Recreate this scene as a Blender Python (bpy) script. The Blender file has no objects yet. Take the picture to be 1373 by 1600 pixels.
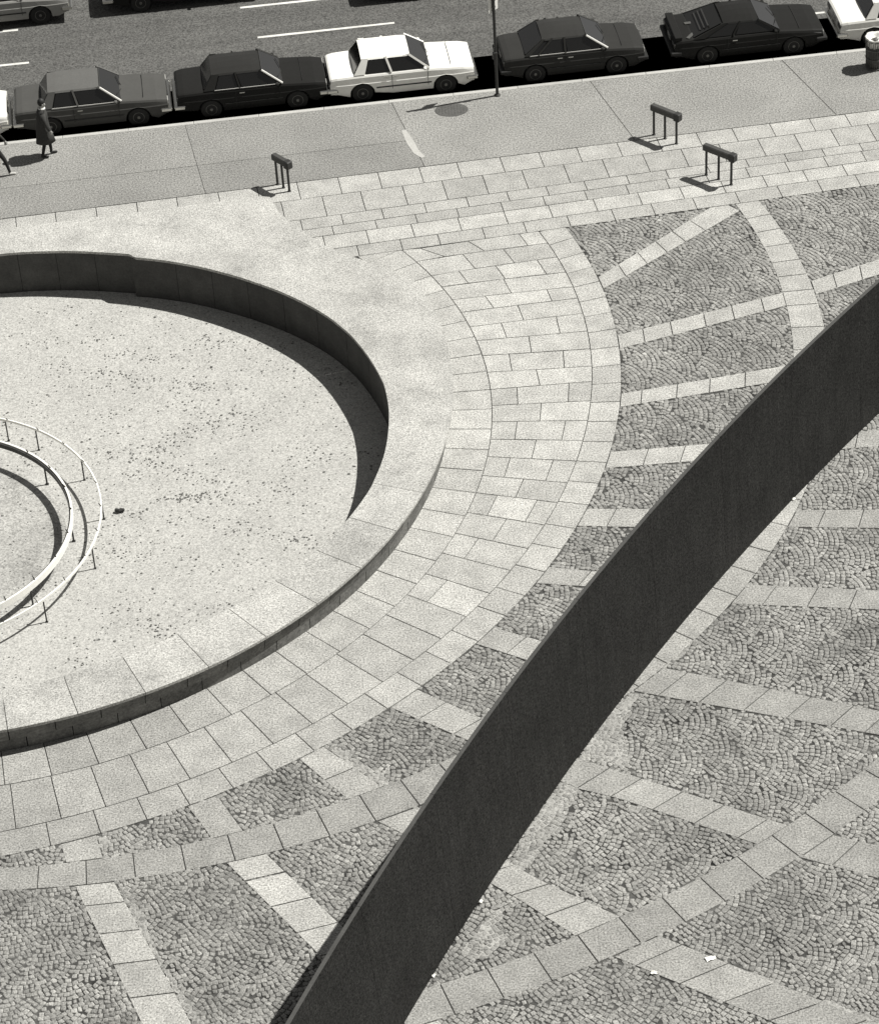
import bpy, bmesh, math, random
import numpy as np
from mathutils import Vector, Matrix
R = math.radians
random.seed(7); rng = np.random.default_rng(11)
SC = bpy.context.scene
COL = SC.collection

# ------------------------------------------------------------------ camera
cam_data = bpy.data.cameras.new('camera')
cam = bpy.data.objects.new('camera', cam_data); COL.objects.link(cam)
cam_data.sensor_fit = 'HORIZONTAL'; cam_data.sensor_width = 36.0
cam_data.lens = 36.0 * 4428.3 / 1373.0
cam_data.clip_start = 0.5; cam_data.clip_end = 3000
PITCH, ROLL, CAMH = 0.6635, -0.0636, 40.0
_Rt = Vector((1, 0, 0)); _Up = Vector((0, math.sin(PITCH), math.cos(PITCH))); _Fw = Vector((0, math.cos(PITCH), -math.sin(PITCH)))
_rx = math.cos(ROLL) * _Rt + math.sin(ROLL) * _Up
_ry = -math.sin(ROLL) * _Rt + math.cos(ROLL) * _Up
_m = Matrix((_rx, _ry, -_Fw)).transposed().to_4x4(); _m.translation = (0, 0, CAMH)
cam.matrix_world = _m
SC.camera = cam

# ------------------------------------------------------------------ sky, sun, exposure
SUN_AZ, SUN_EL = 13.0, 55.0          # where the sun stands: degrees from +X towards +Y, and above the horizon
world = bpy.data.worlds.new('World'); SC.world = world; world.use_nodes = True
wn = world.node_tree.nodes; wl = world.node_tree.links; wn.clear()
sky = wn.new('ShaderNodeTexSky'); sky.sky_type = 'NISHITA'; sky.sun_disc = False
sky.sun_elevation = R(SUN_EL); sky.sun_rotation = R(90 - SUN_AZ)
sky.air_density = 0.75; sky.dust_density = 0.6
hs = wn.new('ShaderNodeHueSaturation'); hs.inputs['Saturation'].default_value = 0.0   # black-and-white film: a grey sky
bg = wn.new('ShaderNodeBackground'); bg.inputs['Strength'].default_value = 0.05
wo = wn.new('ShaderNodeOutputWorld')
wl.new(sky.outputs[0], hs.inputs['Color']); wl.new(hs.outputs[0], bg.inputs['Color']); wl.new(bg.outputs[0], wo.inputs['Surface'])
sun_data = bpy.data.lights.new('sun', 'SUN'); sun_data.energy = 5.0; sun_data.angle = R(0.5); sun_data.color = (1.0, 0.985, 0.95)
sun = bpy.data.objects.new('sun', sun_data); COL.objects.link(sun)
_sd = Vector((math.cos(R(SUN_AZ)) * math.cos(R(SUN_EL)), math.sin(R(SUN_AZ)) * math.cos(R(SUN_EL)), math.sin(R(SUN_EL))))
sun.rotation_euler = _sd.to_track_quat('Z', 'Y').to_euler(); sun.location = _sd * 80
SC.view_settings.view_transform = 'Standard'; SC.view_settings.look = 'None'
SC.view_settings.exposure = 0.35; SC.view_settings.gamma = 1.0; SC.view_settings.use_curve_mapping = False

# ------------------------------------------------------------------ surveyed plan (metres on the plaza)
SPOKES = [([(4.513, 60.576), (7.529, 63.372), (7.92, 63.743)], [(4.679, 60.068), (8.339, 63.161), (8.553, 63.38)],
  [(5.077, 60.673), (5.693, 61.151), (6.238, 61.616), (6.765, 62.003), (7.252, 62.542)]),
 ([(4.779, 57.865), (8.95, 59.234), (9.755, 59.697), (11.595, 60.487), (13.853, 61.467)], [(4.782, 57.252), (8.927, 58.621), (9.752, 59.049), (11.479, 59.769), (13.71, 60.691)],
  [(5.332, 57.715), (6.085, 57.826), (6.901, 58.225), (7.641, 58.427), (8.391, 58.788), (10.351, 59.612), (11.014, 59.957)]),
 ([(4.633, 55.369), (8.779, 56.114), (10.962, 56.57), (13.359, 57.075)], [(4.555, 54.809), (8.203, 55.409), (10.854, 55.9), (13.226, 56.371)],
  [(5.021, 55.122), (5.884, 55.255), (6.7, 55.418), (7.582, 55.55)]),
 ([(4.19, 53.062), (6.448, 53.126), (10.425, 53.246), (12.352, 53.319)], [(4.006, 52.421), (6.041, 52.478), (10.321, 52.602), (12.228, 52.649)], [(4.875, 52.774), (5.756, 52.81)]),
 ([(3.373, 50.958), (4.848, 50.805), (8.171, 50.418), (9.941, 50.252), (11.753, 50.071)], [(3.122, 50.331), (4.481, 50.151), (7.935, 49.797), (9.829, 49.563), (11.622, 49.36)],
  [(3.888, 50.569), (8.609, 50.029), (9.494, 49.978)]),
 ([(2.543, 48.896), (3.469, 48.67), (6.722, 47.885), (9.483, 47.416), (11.481, 47.079)], [(2.078, 48.376), (3.171, 48.16), (6.329, 47.242), (9.375, 46.751), (11.357, 46.419)],
  [(7.094, 47.465), (7.999, 47.281), (8.878, 47.118), (3.122, 48.434)]),
 ([(1.115, 46.938), (2.036, 46.418), (4.567, 45.316), (8.857, 43.544), (10.677, 42.797)], [(0.759, 46.371), (1.74, 45.777), (3.888, 44.604), (8.735, 42.788), (10.541, 42.075)],
  [(4.676, 44.782), (5.485, 44.407), (6.349, 44.074), (7.192, 43.735), (8.046, 43.364), (1.464, 46.344)]),
 ([(-0.541, 44.993), (0.684, 44.032), (2.593, 42.65), (6.47, 40.379), (7.458, 39.964), (8.224, 39.627), (9.934, 38.838)],
  [(-1.192, 44.514), (0.288, 43.409), (2.412, 41.784), (3.226, 41.418), (5.789, 39.901), (6.647, 39.425), (8.077, 38.721), (9.758, 37.905)],
  [(-0.475, 44.343), (0.292, 43.836), (3.416, 41.722), (4.206, 41.231), (5.017, 40.824), (5.9, 40.46), (7.524, 39.462)]),
 ([(-2.627, 43.42), (-1.539, 42.223), (-0.787, 41.516), (1.496, 39.278), (2.979, 38.16), (3.685, 37.596), (7.482, 35.04), (8.819, 34.144)],
  [(-3.095, 43.007), (-2.313, 41.977), (-1.74, 41.27), (-1.008, 40.673), (1.052, 38.779), (2.085, 37.703), (2.771, 37.117), (5.306, 35.395), (7.596, 33.807)],
  [(1.948, 38.459), (3.597, 37.061), (4.412, 36.517), (5.164, 35.942), (6.032, 35.498), (-2.37, 42.68)]),
 ([(-4.844, 42.149), (-4.369, 41.201), (-3.944, 40.575), (-2.407, 38.397), (-0.452, 35.549), (0.213, 34.598)],
  [(-5.474, 41.921), (-5.083, 41.205), (-4.676, 40.285), (-2.843, 37.64), (-1.403, 35.597), (-0.613, 34.483)],
  [(-3.945, 39.834), (-3.8, 39.908), (-3.291, 39.177), (-2.917, 38.348)]),
 ([(-7.29, 41.185), (-7.154, 40.67), (-6.855, 39.884), (-5.236, 36.108), (-4.664, 34.771)],
  [(-7.99, 40.944), (-7.904, 40.606), (-7.636, 39.806), (-6.186, 36.188), (-5.643, 34.837)], [(-7.02, 39.386), (-6.769, 38.587), (-6.408, 37.769), (-6.031, 36.872)])]
QJ = [-88.98, -85.95, -82.92, -79.8, -76.71, -73.64, -70.64, -67.57, -64.57, -41.03, -38.17, -35.6, -32.85, -30.29, 0.95, 2.96, 5.18, 7.33, 9.79, 12.11, 14.39]
SJ = [-72.31, -69.99, -67.65, -65.34, -63.11, -60.71, -58.47, -56.2, -53.97, -51.71, -49.55, -47.39]
UPROWS = [((-0.741, 62.246), (3.135, 62.86)), ((-0.03, 61.824), (3.238, 62.218)), ((0.298, 61.082), (3.459, 61.541)), ((0.522, 60.52), (3.661, 60.812)), ((0.707, 59.881), (3.788, 60.114)),
 ((0.948, 59.291), (3.836, 59.582)), ((1.085, 58.609), (3.91, 58.88)), ((1.222, 57.981), (3.927, 58.082)), ((1.281, 57.308), (3.907, 57.302)), ((1.338, 56.584), (3.862, 56.566))]
ROWJ = {'A': [-2.12, -1.04, 0.09, 1.12, 2.3, 3.37, 4.41, 5.52, 6.62, 7.72, 8.71, 9.76, 10.87, 11.87],
 'B': [-1.51, -0.38, 0.69, 1.79, 2.86, 4.0, 5.06, 6.17, 7.23, 8.27, 9.35, 10.36, 11.38, 12.41],
 'C': [-1.0, 0.14, 1.27, 2.36, 3.42, 4.45, 5.6, 6.67, 7.79, 8.86, 9.93, 10.96, 12.0],
 'D': [-0.23, 1.01, 2.24, 3.43, 4.63, 5.83, 6.96, 8.08, 9.21, 10.31, 11.39],
 'E': [-0.55, 0.44, 1.62, 2.71, 3.87, 5.06, 6.12, 7.24, 8.39, 9.53, 10.61, 11.65],
 'K': [-0.12, 0.99, 2.17, 3.3, 4.42, 5.54, 6.63, 7.71, 8.81, 9.89, 10.95, 12.0]}
MORTAR = [[(-6.828, 39.852), (-6.61, 39.815), (-6.396, 39.272), (-6.163, 38.821), (-6.203, 38.569), (-6.067, 38.303), (-5.738, 37.442), (-5.573, 37.264), (-5.347, 36.676), (-5.016, 36.089),
  (-4.916, 35.454), (-4.952, 35.457), (-5.233, 36.108), (-6.029, 37.964), (-6.514, 39.11)],
 [(3.277, 44.11), (3.771, 44.506), (3.976, 44.527), (3.727, 44.027), (3.558, 43.645), (3.457, 43.261), (3.303, 42.73), (3.506, 42.347), (2.548, 42.685), (2.855, 43.219),
  (3.011, 43.499)],
 [(2.473, 41.722), (2.361, 41.452), (2.177, 41.246), (2.011, 40.746), (1.661, 40.324), (1.373, 39.813), (0.956, 39.198), (0.648, 39.296), (1.0, 39.935), (1.586, 41.115),
  (2.17, 42.033)],
 [(6.251, 35.774), (6.709, 35.64), (7.146, 35.382), (7.512, 35.225), (7.802, 35.044), (7.782, 34.921), (7.482, 35.04), (6.69, 35.515), (6.261, 35.678)],
 [(5.214, 36.57), (5.497, 36.416), (5.765, 36.167), (5.719, 36.09), (5.365, 36.33), (5.204, 36.489)],
 [(-2.614, 43.399), (-1.537, 42.223), (-1.352, 42.263), (-1.502, 42.6), (-1.904, 42.906), (-2.15, 43.278), (-2.427, 43.499)],
 [(-7.282, 41.184), (-7.092, 41.24), (-7.03, 41.052), (-7.098, 40.876), (-7.041, 40.763), (-7.152, 40.682)],
 [(0.139, 37.9), (0.516, 38.494), (0.796, 38.59), (0.675, 38.225), (0.745, 37.713), (0.355, 37.315), (0.048, 37.275), (-0.152, 37.458)],
 [(4.853, 45.803), (5.302, 46.139), (4.93, 45.628), (4.598, 45.328), (4.45, 45.218)]]
CA = (-11.3, 55.53)                 # centre of the fountain
CR = (-12.2, 57.48)                 # centre of the outer path circles
R1, R2, R3 = 12.72, 16.16, 16.87
CQI, RQI, CQO, RQO = (-9.07, 58.59), 18.04, (-8.41, 58.11), 18.2
CSI, RSI, CSO, RSO = (-7.57, 59.02), 23.38, (-7.89, 59.45), 24.72
CW, RW = (79.16, -3.70), 89.58      # foot of the steel wall
CT, RT = (81.05, -5.55), 92.40      # its top edge, leaning outwards
ROAD_Z = -0.13

# ------------------------------------------------------------------ materials
def grey(v): return (v, v * 0.987, v * 0.925, 1)
MATS = {}
def mat(name, base, speck=0.12, sscale=26.0, blotch=0.12, bscale=0.9, rough=0.85, bump=0.0, metal=0.0, tone=False, stain=0.0, stain_scale=0.5, spec=0.3, coat=0.0, streak=None):
    if name in MATS: return MATS[name]
    m = bpy.data.materials.new(name); m.use_nodes = True; nt = m.node_tree; N = nt.nodes; L = nt.links
    p = N['Principled BSDF']; p.inputs['Roughness'].default_value = rough; p.inputs['Metallic'].default_value = metal
    p.inputs['Specular IOR Level'].default_value = spec; p.inputs['Coat Weight'].default_value = coat
    geo = N.new('ShaderNodeNewGeometry'); pos = geo.outputs['Position']
    def noise(scale, detail=2.0, rough_=0.5, off=0.0):
        n = N.new('ShaderNodeTexNoise'); n.inputs['Scale'].default_value = scale; n.inputs['Detail'].default_value = detail
        n.inputs['Roughness'].default_value = rough_
        if off:
            mp = N.new('ShaderNodeMapping'); mp.inputs['Location'].default_value = (off, off * 1.7, off * 0.3); L.new(pos, mp.inputs[0]); L.new(mp.outputs[0], n.inputs['Vector'])
        else: L.new(pos, n.inputs['Vector'])
        return n.outputs[0]
    def mr(x, a, b, c, d, clamp=True):
        q = N.new('ShaderNodeMapRange'); q.clamp = clamp; L.new(x, q.inputs[0])
        for i, v in enumerate((a, b, c, d)): q.inputs[i + 1].default_value = v
        return q.outputs[0]
    def mul(a, b):
        q = N.new('ShaderNodeMath'); q.operation = 'MULTIPLY'; L.new(a, q.inputs[0])
        if isinstance(b, float): q.inputs[1].default_value = b
        else: L.new(b, q.inputs[1])
        return q.outputs[0]
    f = None
    if speck:
        s = noise(sscale, 3.0, 0.75); f = mr(s, 0.25, 0.75, 1 - speck, 1 + speck)
    if blotch:
        b = mr(noise(bscale, 5.0, 0.62, 13.0), 0.3, 0.7, 1 - blotch, 1 + blotch); f = mul(f, b) if f else b
    if stain:
        st = mr(noise(stain_scale, 6.0, 0.7, 41.0), 0.30, 0.47, 1 - stain, 1.0); f = mul(f, st) if f else st
    if streak:
        amp, ang_, sx_, sy_, sz_ = streak
        mp = N.new('ShaderNodeMapping'); mp.vector_type = 'TEXTURE'; mp.inputs['Rotation'].default_value = (0, 0, ang_); mp.inputs['Scale'].default_value = (sx_, sy_, sz_); L.new(pos, mp.inputs[0])
        sn = N.new('ShaderNodeTexNoise'); sn.inputs['Scale'].default_value = 1.0; sn.inputs['Detail'].default_value = 5.0; L.new(mp.outputs[0], sn.inputs['Vector'])
        sk = mr(sn.outputs[0], 0.3, 0.7, 1 - amp, 1 + amp); f = mul(f, sk) if f else sk
    if tone:
        a = N.new('ShaderNodeAttribute'); a.attribute_name = 'tone'; f = mul(a.outputs['Fac'], f) if f else a.outputs['Fac']
    col = N.new('ShaderNodeVectorMath'); col.operation = 'SCALE'; col.inputs[0].default_value = grey(base)[:3]
    if f: L.new(f, col.inputs['Scale'])
    else: col.inputs['Scale'].default_value = 1.0
    L.new(col.outputs[0], p.inputs['Base Color'])
    if bump:
        bn = N.new('ShaderNodeBump'); bn.inputs['Strength'].default_value = bump; bn.inputs['Distance'].default_value = 0.02
        L.new(noise(sscale * 0.8, 4.0, 0.7, 5.0), bn.inputs['Height']); L.new(bn.outputs[0], p.inputs['Normal'])
    MATS[name] = m; return m

M_slab   = mat('granite_slab', 0.385, 0.9, 26, 0.16, 2.0, 0.85, 0.15, tone=True)
M_cope   = mat('pale_coping_stone', 0.375, 0.8, 26, 0.17, 1.0, 0.8, 0.12, tone=True, stain=0.2, stain_scale=0.8)
M_cobble = mat('granite_cobble', 0.240, 0.8, 30, 0.18, 0.55, 0.85, 0.15, tone=True, stain=0.35, stain_scale=0.42)
M_bed    = mat('dark_joint_sand', 0.06, 0.3, 20, 0.2, 0.6, 0.95, 0.4)
M_sand   = mat('dusty_joint_sand', 0.07, 0.4, 20, 0.85, 0.8, 0.95, 0.3)
M_mortar = mat('smeared_mortar', 0.31, 0.5, 22, 0.25, 2.5, 0.9, 0.4)
M_side   = mat('sidewalk_concrete', 0.236, 0.95, 22, 0.1, 0.5, 0.9, 0.2, tone=True, stain=0.1)
M_curb   = mat('curb_granite', 0.42, 0.2, 20, 0.1, 0.8, 0.85, 0.2, tone=True)
M_road   = mat('asphalt', 0.094, 1.0, 20, 0.08, 0.5, 0.9, 0.4, streak=(0.14, 0.09, 9.0, 0.55, 1.0))
M_paint  = mat('road_marking_paint', 0.62, 0.15, 20, 0.15, 2.0, 0.8)
M_floor  = mat('bleached_basin_floor', 0.385, 0.55, 22, 0.07, 0.8, 0.9, 0.2, stain=0.1, stain_scale=1.3)
M_floor2 = mat('grimy_centre_floor', 0.33, 0.7, 22, 0.16, 1.3, 0.9, 0.2, stain=0.3, stain_scale=0.7)
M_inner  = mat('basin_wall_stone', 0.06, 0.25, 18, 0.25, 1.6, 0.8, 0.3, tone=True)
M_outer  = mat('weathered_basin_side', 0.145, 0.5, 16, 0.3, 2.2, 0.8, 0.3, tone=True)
M_litter = mat('dry_leaf_litter', 0.15, 0.3, 30, 0.2, 2.0, 0.9)
M_steel  = mat('rusted_steel_plate', 0.0235, 1.0, 22, 0.16, 0.9, 0.85, 0.3, spec=0.08, streak=(0.13, 0.85, 0.10, 0.10, 2.6))
M_edge   = mat('pale_steel_edge', 0.058, 0.2, 20, 0.15, 1.2, 0.7, spec=0.3)  # top strip of the plates, paler than their faces
M_white  = mat('white_enamel', 0.78, 0.03, 10, 0.03, 2.0, 0.45)
M_sign   = mat('sign_white', 0.72, 0.03, 10, 0.03, 2.0, 0.5)
M_dark   = mat('dark_painted_metal', 0.035, 0.2, 20, 0.1, 2.0, 0.55)
M_rail   = mat('brown_painted_metal', 0.06, 0.2, 20, 0.15, 2.0, 0.6)
M_tyre   = mat('tyre_rubber', 0.022, 0.1, 20, 0, 1, 0.85)
M_glass  = mat('car_glass', 0.012, 0, 1, 0, 1, 0.08, spec=0.5)
M_chrome = mat('chrome_trim', 0.62, 0, 1, 0, 1, 0.22, metal=1.0)
M_bright = mat('bright_window_trim', 0.7, 0, 1, 0, 1, 0.4, spec=0.5)
M_hub    = mat('hubcap_metal', 0.15, 0.1, 20, 0, 1, 0.4, metal=0.6)
M_rubber = mat('black_trim', 0.02, 0, 1, 0, 1, 0.6)
M_lamp   = mat('lamp_lens', 0.35, 0, 1, 0, 1, 0.2)
M_tail   = mat('tail_lens', 0.05, 0, 1, 0, 1, 0.25)
M_cover  = mat('cast_iron_cover', 0.085, 0.3, 18, 0.15, 2.0, 0.7, 0.5)
M_mesh   = mat('bin_metal', 0.11, 0.25, 18, 0.25, 4.0, 0.6)
M_liner  = mat('bin_liner_plastic', 0.66, 0.1, 12, 0.15, 5.0, 0.4)
M_skin   = mat('skin', 0.34, 0.05, 20, 0, 1, 0.6)
M_hair   = mat('dark_hair', 0.02, 0.2, 30, 0, 1, 0.6)
M_coat   = mat('dark_cloth', 0.045, 0.2, 20, 0.15, 3.0, 0.9)
M_trouser= mat('black_cloth', 0.022, 0.2, 20, 0.1, 3.0, 0.9)
M_shirt  = mat('white_cloth', 0.7, 0.05, 20, 0, 1, 0.85)
M_shoe   = mat('light_shoe', 0.5, 0.05, 20, 0, 1, 0.6)
M_shoe_d = mat('dark_shoe', 0.02, 0.05, 20, 0, 1, 0.5)
M_paper  = mat('paper', 0.82, 0.03, 20, 0, 1, 0.8)
def paint(name, v, rough=0.32): return mat(name, v, 0.05, 10, 0.06, 1.2, rough, spec=0.06, coat=0.0)

# ------------------------------------------------------------------ object helpers
def tag(o, label=None, cat=None, group=None, kind=None):
    if label: o['label'] = label
    if cat: o['category'] = cat
    if group: o['group'] = group
    if kind: o['kind'] = kind
    return o
def empty(name, loc=(0, 0, 0), rz=0.0, **k):
    o = bpy.data.objects.new(name, None); COL.objects.link(o); o.empty_display_size = 0.2
    o.location = loc; o.rotation_euler = (0, 0, rz); return tag(o, **k)
def link(name, me, m, parent=None):
    o = bpy.data.objects.new(name, me); COL.objects.link(o)
    if m is not None and len(me.materials) == 0: me.materials.append(m)
    if parent is not None: o.parent = parent
    return o
def set_tone(me, t):
    a = me.attributes.new('tone', 'FLOAT', 'POINT'); a.data.foreach_set('value', np.broadcast_to(np.asarray(t, 'f'), len(me.vertices)).copy())
def obj(name, bm, m, parent=None, smooth=False, tone=None):
    bmesh.ops.recalc_face_normals(bm, faces=bm.faces)
    me = bpy.data.meshes.new(name); bm.to_mesh(me); bm.free()
    if smooth:
        for p in me.polygons: p.use_smooth = True
    if tone is not None: set_tone(me, tone)
    return link(name, me, m, parent)
def vmesh(name, V, F, m, parent=None, tone=None, smooth=False):
    me = bpy.data.meshes.new(name); me.from_pydata([tuple(v) for v in V], [], F); me.update()
    if smooth:
        for p in me.polygons: p.use_smooth = True
    if tone is not None: set_tone(me, tone)
    return link(name, me, m, parent)
def box(bm, c, s, rz=0.0, bev=0.0, rot=None):
    mx = Matrix.Translation(c) @ (rot.to_4x4() if rot is not None else Matrix.Rotation(rz, 4, 'Z')) @ Matrix.Diagonal((s[0], s[1], s[2], 1))
    r = bmesh.ops.create_cube(bm, size=1.0, matrix=mx)
    if bev:
        es = list({e for v in r['verts'] for e in v.link_edges})
        bmesh.ops.bevel(bm, geom=es, offset=bev, segments=1, affect='EDGES', profile=0.5)
def tube(bm, pts, r, n=8, closed=False, caps=True):
    pts = [Vector(p) for p in pts]; N = len(pts); rings = []
    rr = r if isinstance(r, (list, tuple)) else [r] * N
    for i, p in enumerate(pts):
        a = pts[(i - 1) % N] if (closed or i > 0) else p
        b = pts[(i + 1) % N] if (closed or i < N - 1) else p
        t = (b - a).normalized(); up = Vector((0, 0, 1)) if abs(t.z) < 0.95 else Vector((0, 1, 0))
        x = t.cross(up).normalized(); y = x.cross(t)
        rings.append([bm.verts.new(p + rr[i] * (math.cos(k * 2 * math.pi / n) * x + math.sin(k * 2 * math.pi / n) * y)) for k in range(n)])
    for i in range(N if closed else N - 1):
        A, B = rings[i], rings[(i + 1) % N]
        for k in range(n): bm.faces.new((A[k], A[(k + 1) % n], B[(k + 1) % n], B[k]))
    if caps and not closed:
        bm.faces.new(rings[0][::-1]); bm.faces.new(rings[-1])
def lathe(bm, prof, n=24, c=(0, 0, 0), axis='Z'):
    rings = []
    for r, z in prof:
        ring = []
        for k in range(n):
            a = k * 2 * math.pi / n; x, y = r * math.cos(a), r * math.sin(a)
            ring.append(bm.verts.new((c[0] + x, c[1] + y, c[2] + z) if axis == 'Z' else (c[0] + x, c[1] + z, c[2] + y)))
        rings.append(ring)
    for A, B in zip(rings, rings[1:]):
        for k in range(n): bm.faces.new((A[k], A[(k + 1) % n], B[(k + 1) % n], B[k]))
    bm.faces.new(rings[0][::-1]); bm.faces.new(rings[-1])

def inset(P, d):
    """shrink a counter-clockwise polygon by d"""
    n = len(P); out = []
    for i in range(n):
        a, b, c = P[i - 1], P[i], P[(i + 1) % n]
        e1 = (b[0] - a[0], b[1] - a[1]); e2 = (c[0] - b[0], c[1] - b[1])
        l1 = math.hypot(*e1) or 1e-9; l2 = math.hypot(*e2) or 1e-9
        n1 = (-e1[1] / l1, e1[0] / l1); n2 = (-e2[1] / l2, e2[0] / l2)
        s = (n1[0] + n2[0], n1[1] + n2[1]); q = s[0] * n1[0] + s[1] * n1[1]
        q = max(q, 0.35)
        out.append((b[0] + s[0] * d / q, b[1] + s[1] * d / q))
    return out
def area(P): return 0.5 * sum(P[i - 1][0] * P[i][1] - P[i][0] * P[i - 1][1] for i in range(len(P)))
def slab(name, P, z, th, m, parent, gap=0.012, bev=0.008, tone=1.0, tilt=0.0025):
    """one paving stone: a plan polygon with joints around it, a small arris and its own slight set"""
    if area(P) < 0: P = P[::-1]
    if area(P) < 0.02: return None
    P0 = inset(P, gap); P1 = inset(P, gap + bev); n = len(P0)
    cx = sum(p[0] for p in P0) / n; cy = sum(p[1] for p in P0) / n
    dz = random.uniform(-tilt, tilt); tx = random.uniform(-tilt, tilt); ty = random.uniform(-tilt, tilt)
    V = []
    for Q, zz in ((P0, -th), (P0, -bev * 0.7), (P1, 0.0)):
        V += [(p[0] - cx, p[1] - cy, zz + dz + tx * (p[0] - cx) + ty * (p[1] - cy)) for p in Q]
    F = [tuple(range(2 * n, 3 * n))]
    for lv in (0, 1):
        for k in range(n):
            a, b = lv * n + k, lv * n + (k + 1) % n
            F.append((a, b, b + n, a + n))
    o = vmesh(name, V, F, m, parent, tone); o.location = (cx, cy, z); return o
def rtone(s=0.07, bright=0.1):
    t = random.gauss(1.0, s * 0.72)
    if random.random() < bright * 0.6: t += random.choice((0.08, 0.11, -0.09))
    return max(0.7, min(1.28, t))
def pol(c, r, deg): return (c[0] + r * math.cos(R(deg)), c[1] + r * math.sin(R(deg)))
def ray_circle(o, deg, c, r):
    """distance from o along deg to circle (c, r)"""
    dx, dy = math.cos(R(deg)), math.sin(R(deg)); fx, fy = o[0] - c[0], o[1] - c[1]
    b = fx * dx + fy * dy; return -b + math.sqrt(max(0.0, b * b - (fx * fx + fy * fy - r * r)))
def on(c, r, deg): return pol(CA, ray_circle(CA, deg, c, r), deg)
def arc_pts(f, a0, a1, n=4): return [f(a0 + (a1 - a0) * k / n) for k in range(n + 1)]
def dist(p, c): return math.hypot(p[0] - c[0], p[1] - c[1])

# ------------------------------------------------------------------ the setting: ground, road, sidewalk
def sheet(name, P, z, m, kind='structure', parent=None):
    if area(P) < 0: P = P[::-1]
    return tag(vmesh(name, [(p[0], p[1], z) for p in P], [tuple(range(len(P)))], m, parent), kind=kind)
CURB = lambda x: 0.0902 * x + 70.222
EDGE = lambda x: 0.1160 * x + 66.41
BOT  = lambda x: 0.1380 * x + 62.40
FARC = lambda x: 0.0902 * x + 92.0
def strip_poly(f0, f1, x0, x1): return [(x0, f0(x0)), (x1, f0(x1)), (x1, f1(x1)), (x0, f1(x0))]
sheet('ground', [(-900, -300), (900, -300), (900, 1500), (-900, 1500)], -0.70, M_bed)
road = sheet('road', strip_poly(lambda x: CURB(x) + 0.10, FARC, -300, 300), ROAD_Z, M_road)
tag(road, 'grey asphalt road with dashed white lane lines along the top', None, None, 'structure')
fs = sheet('far_sidewalk', strip_poly(FARC, lambda x: FARC(x) + 400, -300, 300), 0.0, M_side); set_tone(fs.data, 0.95)
bed_s = sheet('sidewalk', strip_poly(EDGE, CURB, -300, 300), -0.035, M_bed)
tag(bed_s, 'broad concrete sidewalk of large flags beside the parked cars', None, None, 'structure')
# flags: cross joints surveyed, 5.8 m apart; two narrow inner flags on the left
J0 = [(-17.9, 68.6, -17.4, 64.4), (-12.15, 69.15, -11.55, 65.1), (-6.42, 69.64, -5.75, 65.74), (-0.62, 70.17, 0.19, 66.43), (5.02, 70.67, 5.98, 67.10), (10.52, 71.17, 11.6, 67.76), (16.2, 71.68, 17.3, 68.4), (22, 72.2, 23.2, 69.1)]
def lerp(a, b, t): return (a[0] + (b[0] - a[0]) * t, a[1] + (b[1] - a[1]) * t)
ST = [0.93, 1.0, 0.95, 1.06, 1.03, 1.0, 1.02]
for k in range(len(J0) - 1):
    a, b = J0[k], J0[k + 1]
    P = [(a[0], CURB(a[0]) - 0.16), (b[0], CURB(b[0]) - 0.16), (b[2], EDGE(b[2]) + 0.01), (a[2], EDGE(a[2]) + 0.01)]
    t = 0.60 if k < 3 else 0.0
    if t:
        A_, B_ = lerp(P[0], P[3], t), lerp(P[1], P[2], t)
        slab('flag', [P[0], P[1], B_, A_], 0.0, 0.05, M_side, bed_s, 0.006, 0.004, ST[k], 0.001)
        slab('flag', [A_, B_, P[2], P[3]], 0.0, 0.05, M_side, bed_s, 0.006, 0.004, ST[k] * 0.93, 0.001)
    elif k == 4:
        # an extra faint cross joint
        m0, m1 = lerp(P[0], P[1], 0.52), lerp(P[3], P[2], 0.5)
        slab('flag', [P[0], P[1], P[2], P[3]], 0.0, 0.05, M_side, bed_s, 0.009, 0.006, ST[k], 0.001)
    else:
        slab('flag', P, 0.0, 0.05, M_side, bed_s, 0.009, 0.006, ST[k], 0.001)
sheet_l = sheet('sidewalk_run', strip_poly(lambda x: EDGE(x), lambda x: CURB(x) - 0.16, -300, -17.9), -0.004, M_side); set_tone(sheet_l.data, 1.0)
sheet_r = sheet('sidewalk_run', strip_poly(lambda x: EDGE(x), lambda x: CURB(x) - 0.16, 23.2, 300), -0.004, M_side); set_tone(sheet_r.data, 1.0)
curb = empty('curb', (0, CURB(0), 0), kind='structure', label='pale granite curb between the sidewalk and the parked cars')
x = -19.0
while x < 26:
    w = 1.83
    P = [(x, CURB(x) - 0.16), (x + w, CURB(x + w) - 0.16), (x + w, CURB(x + w) + 0.0), (x, CURB(x) + 0.0)]
    o = slab('curb_stone', P, 0.004, 0.35, M_curb, None, 0.004, 0.015, rtone(0.05, 0), 0.001); o.parent = curb; o.location.y -= CURB(0)
    x += w
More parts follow.
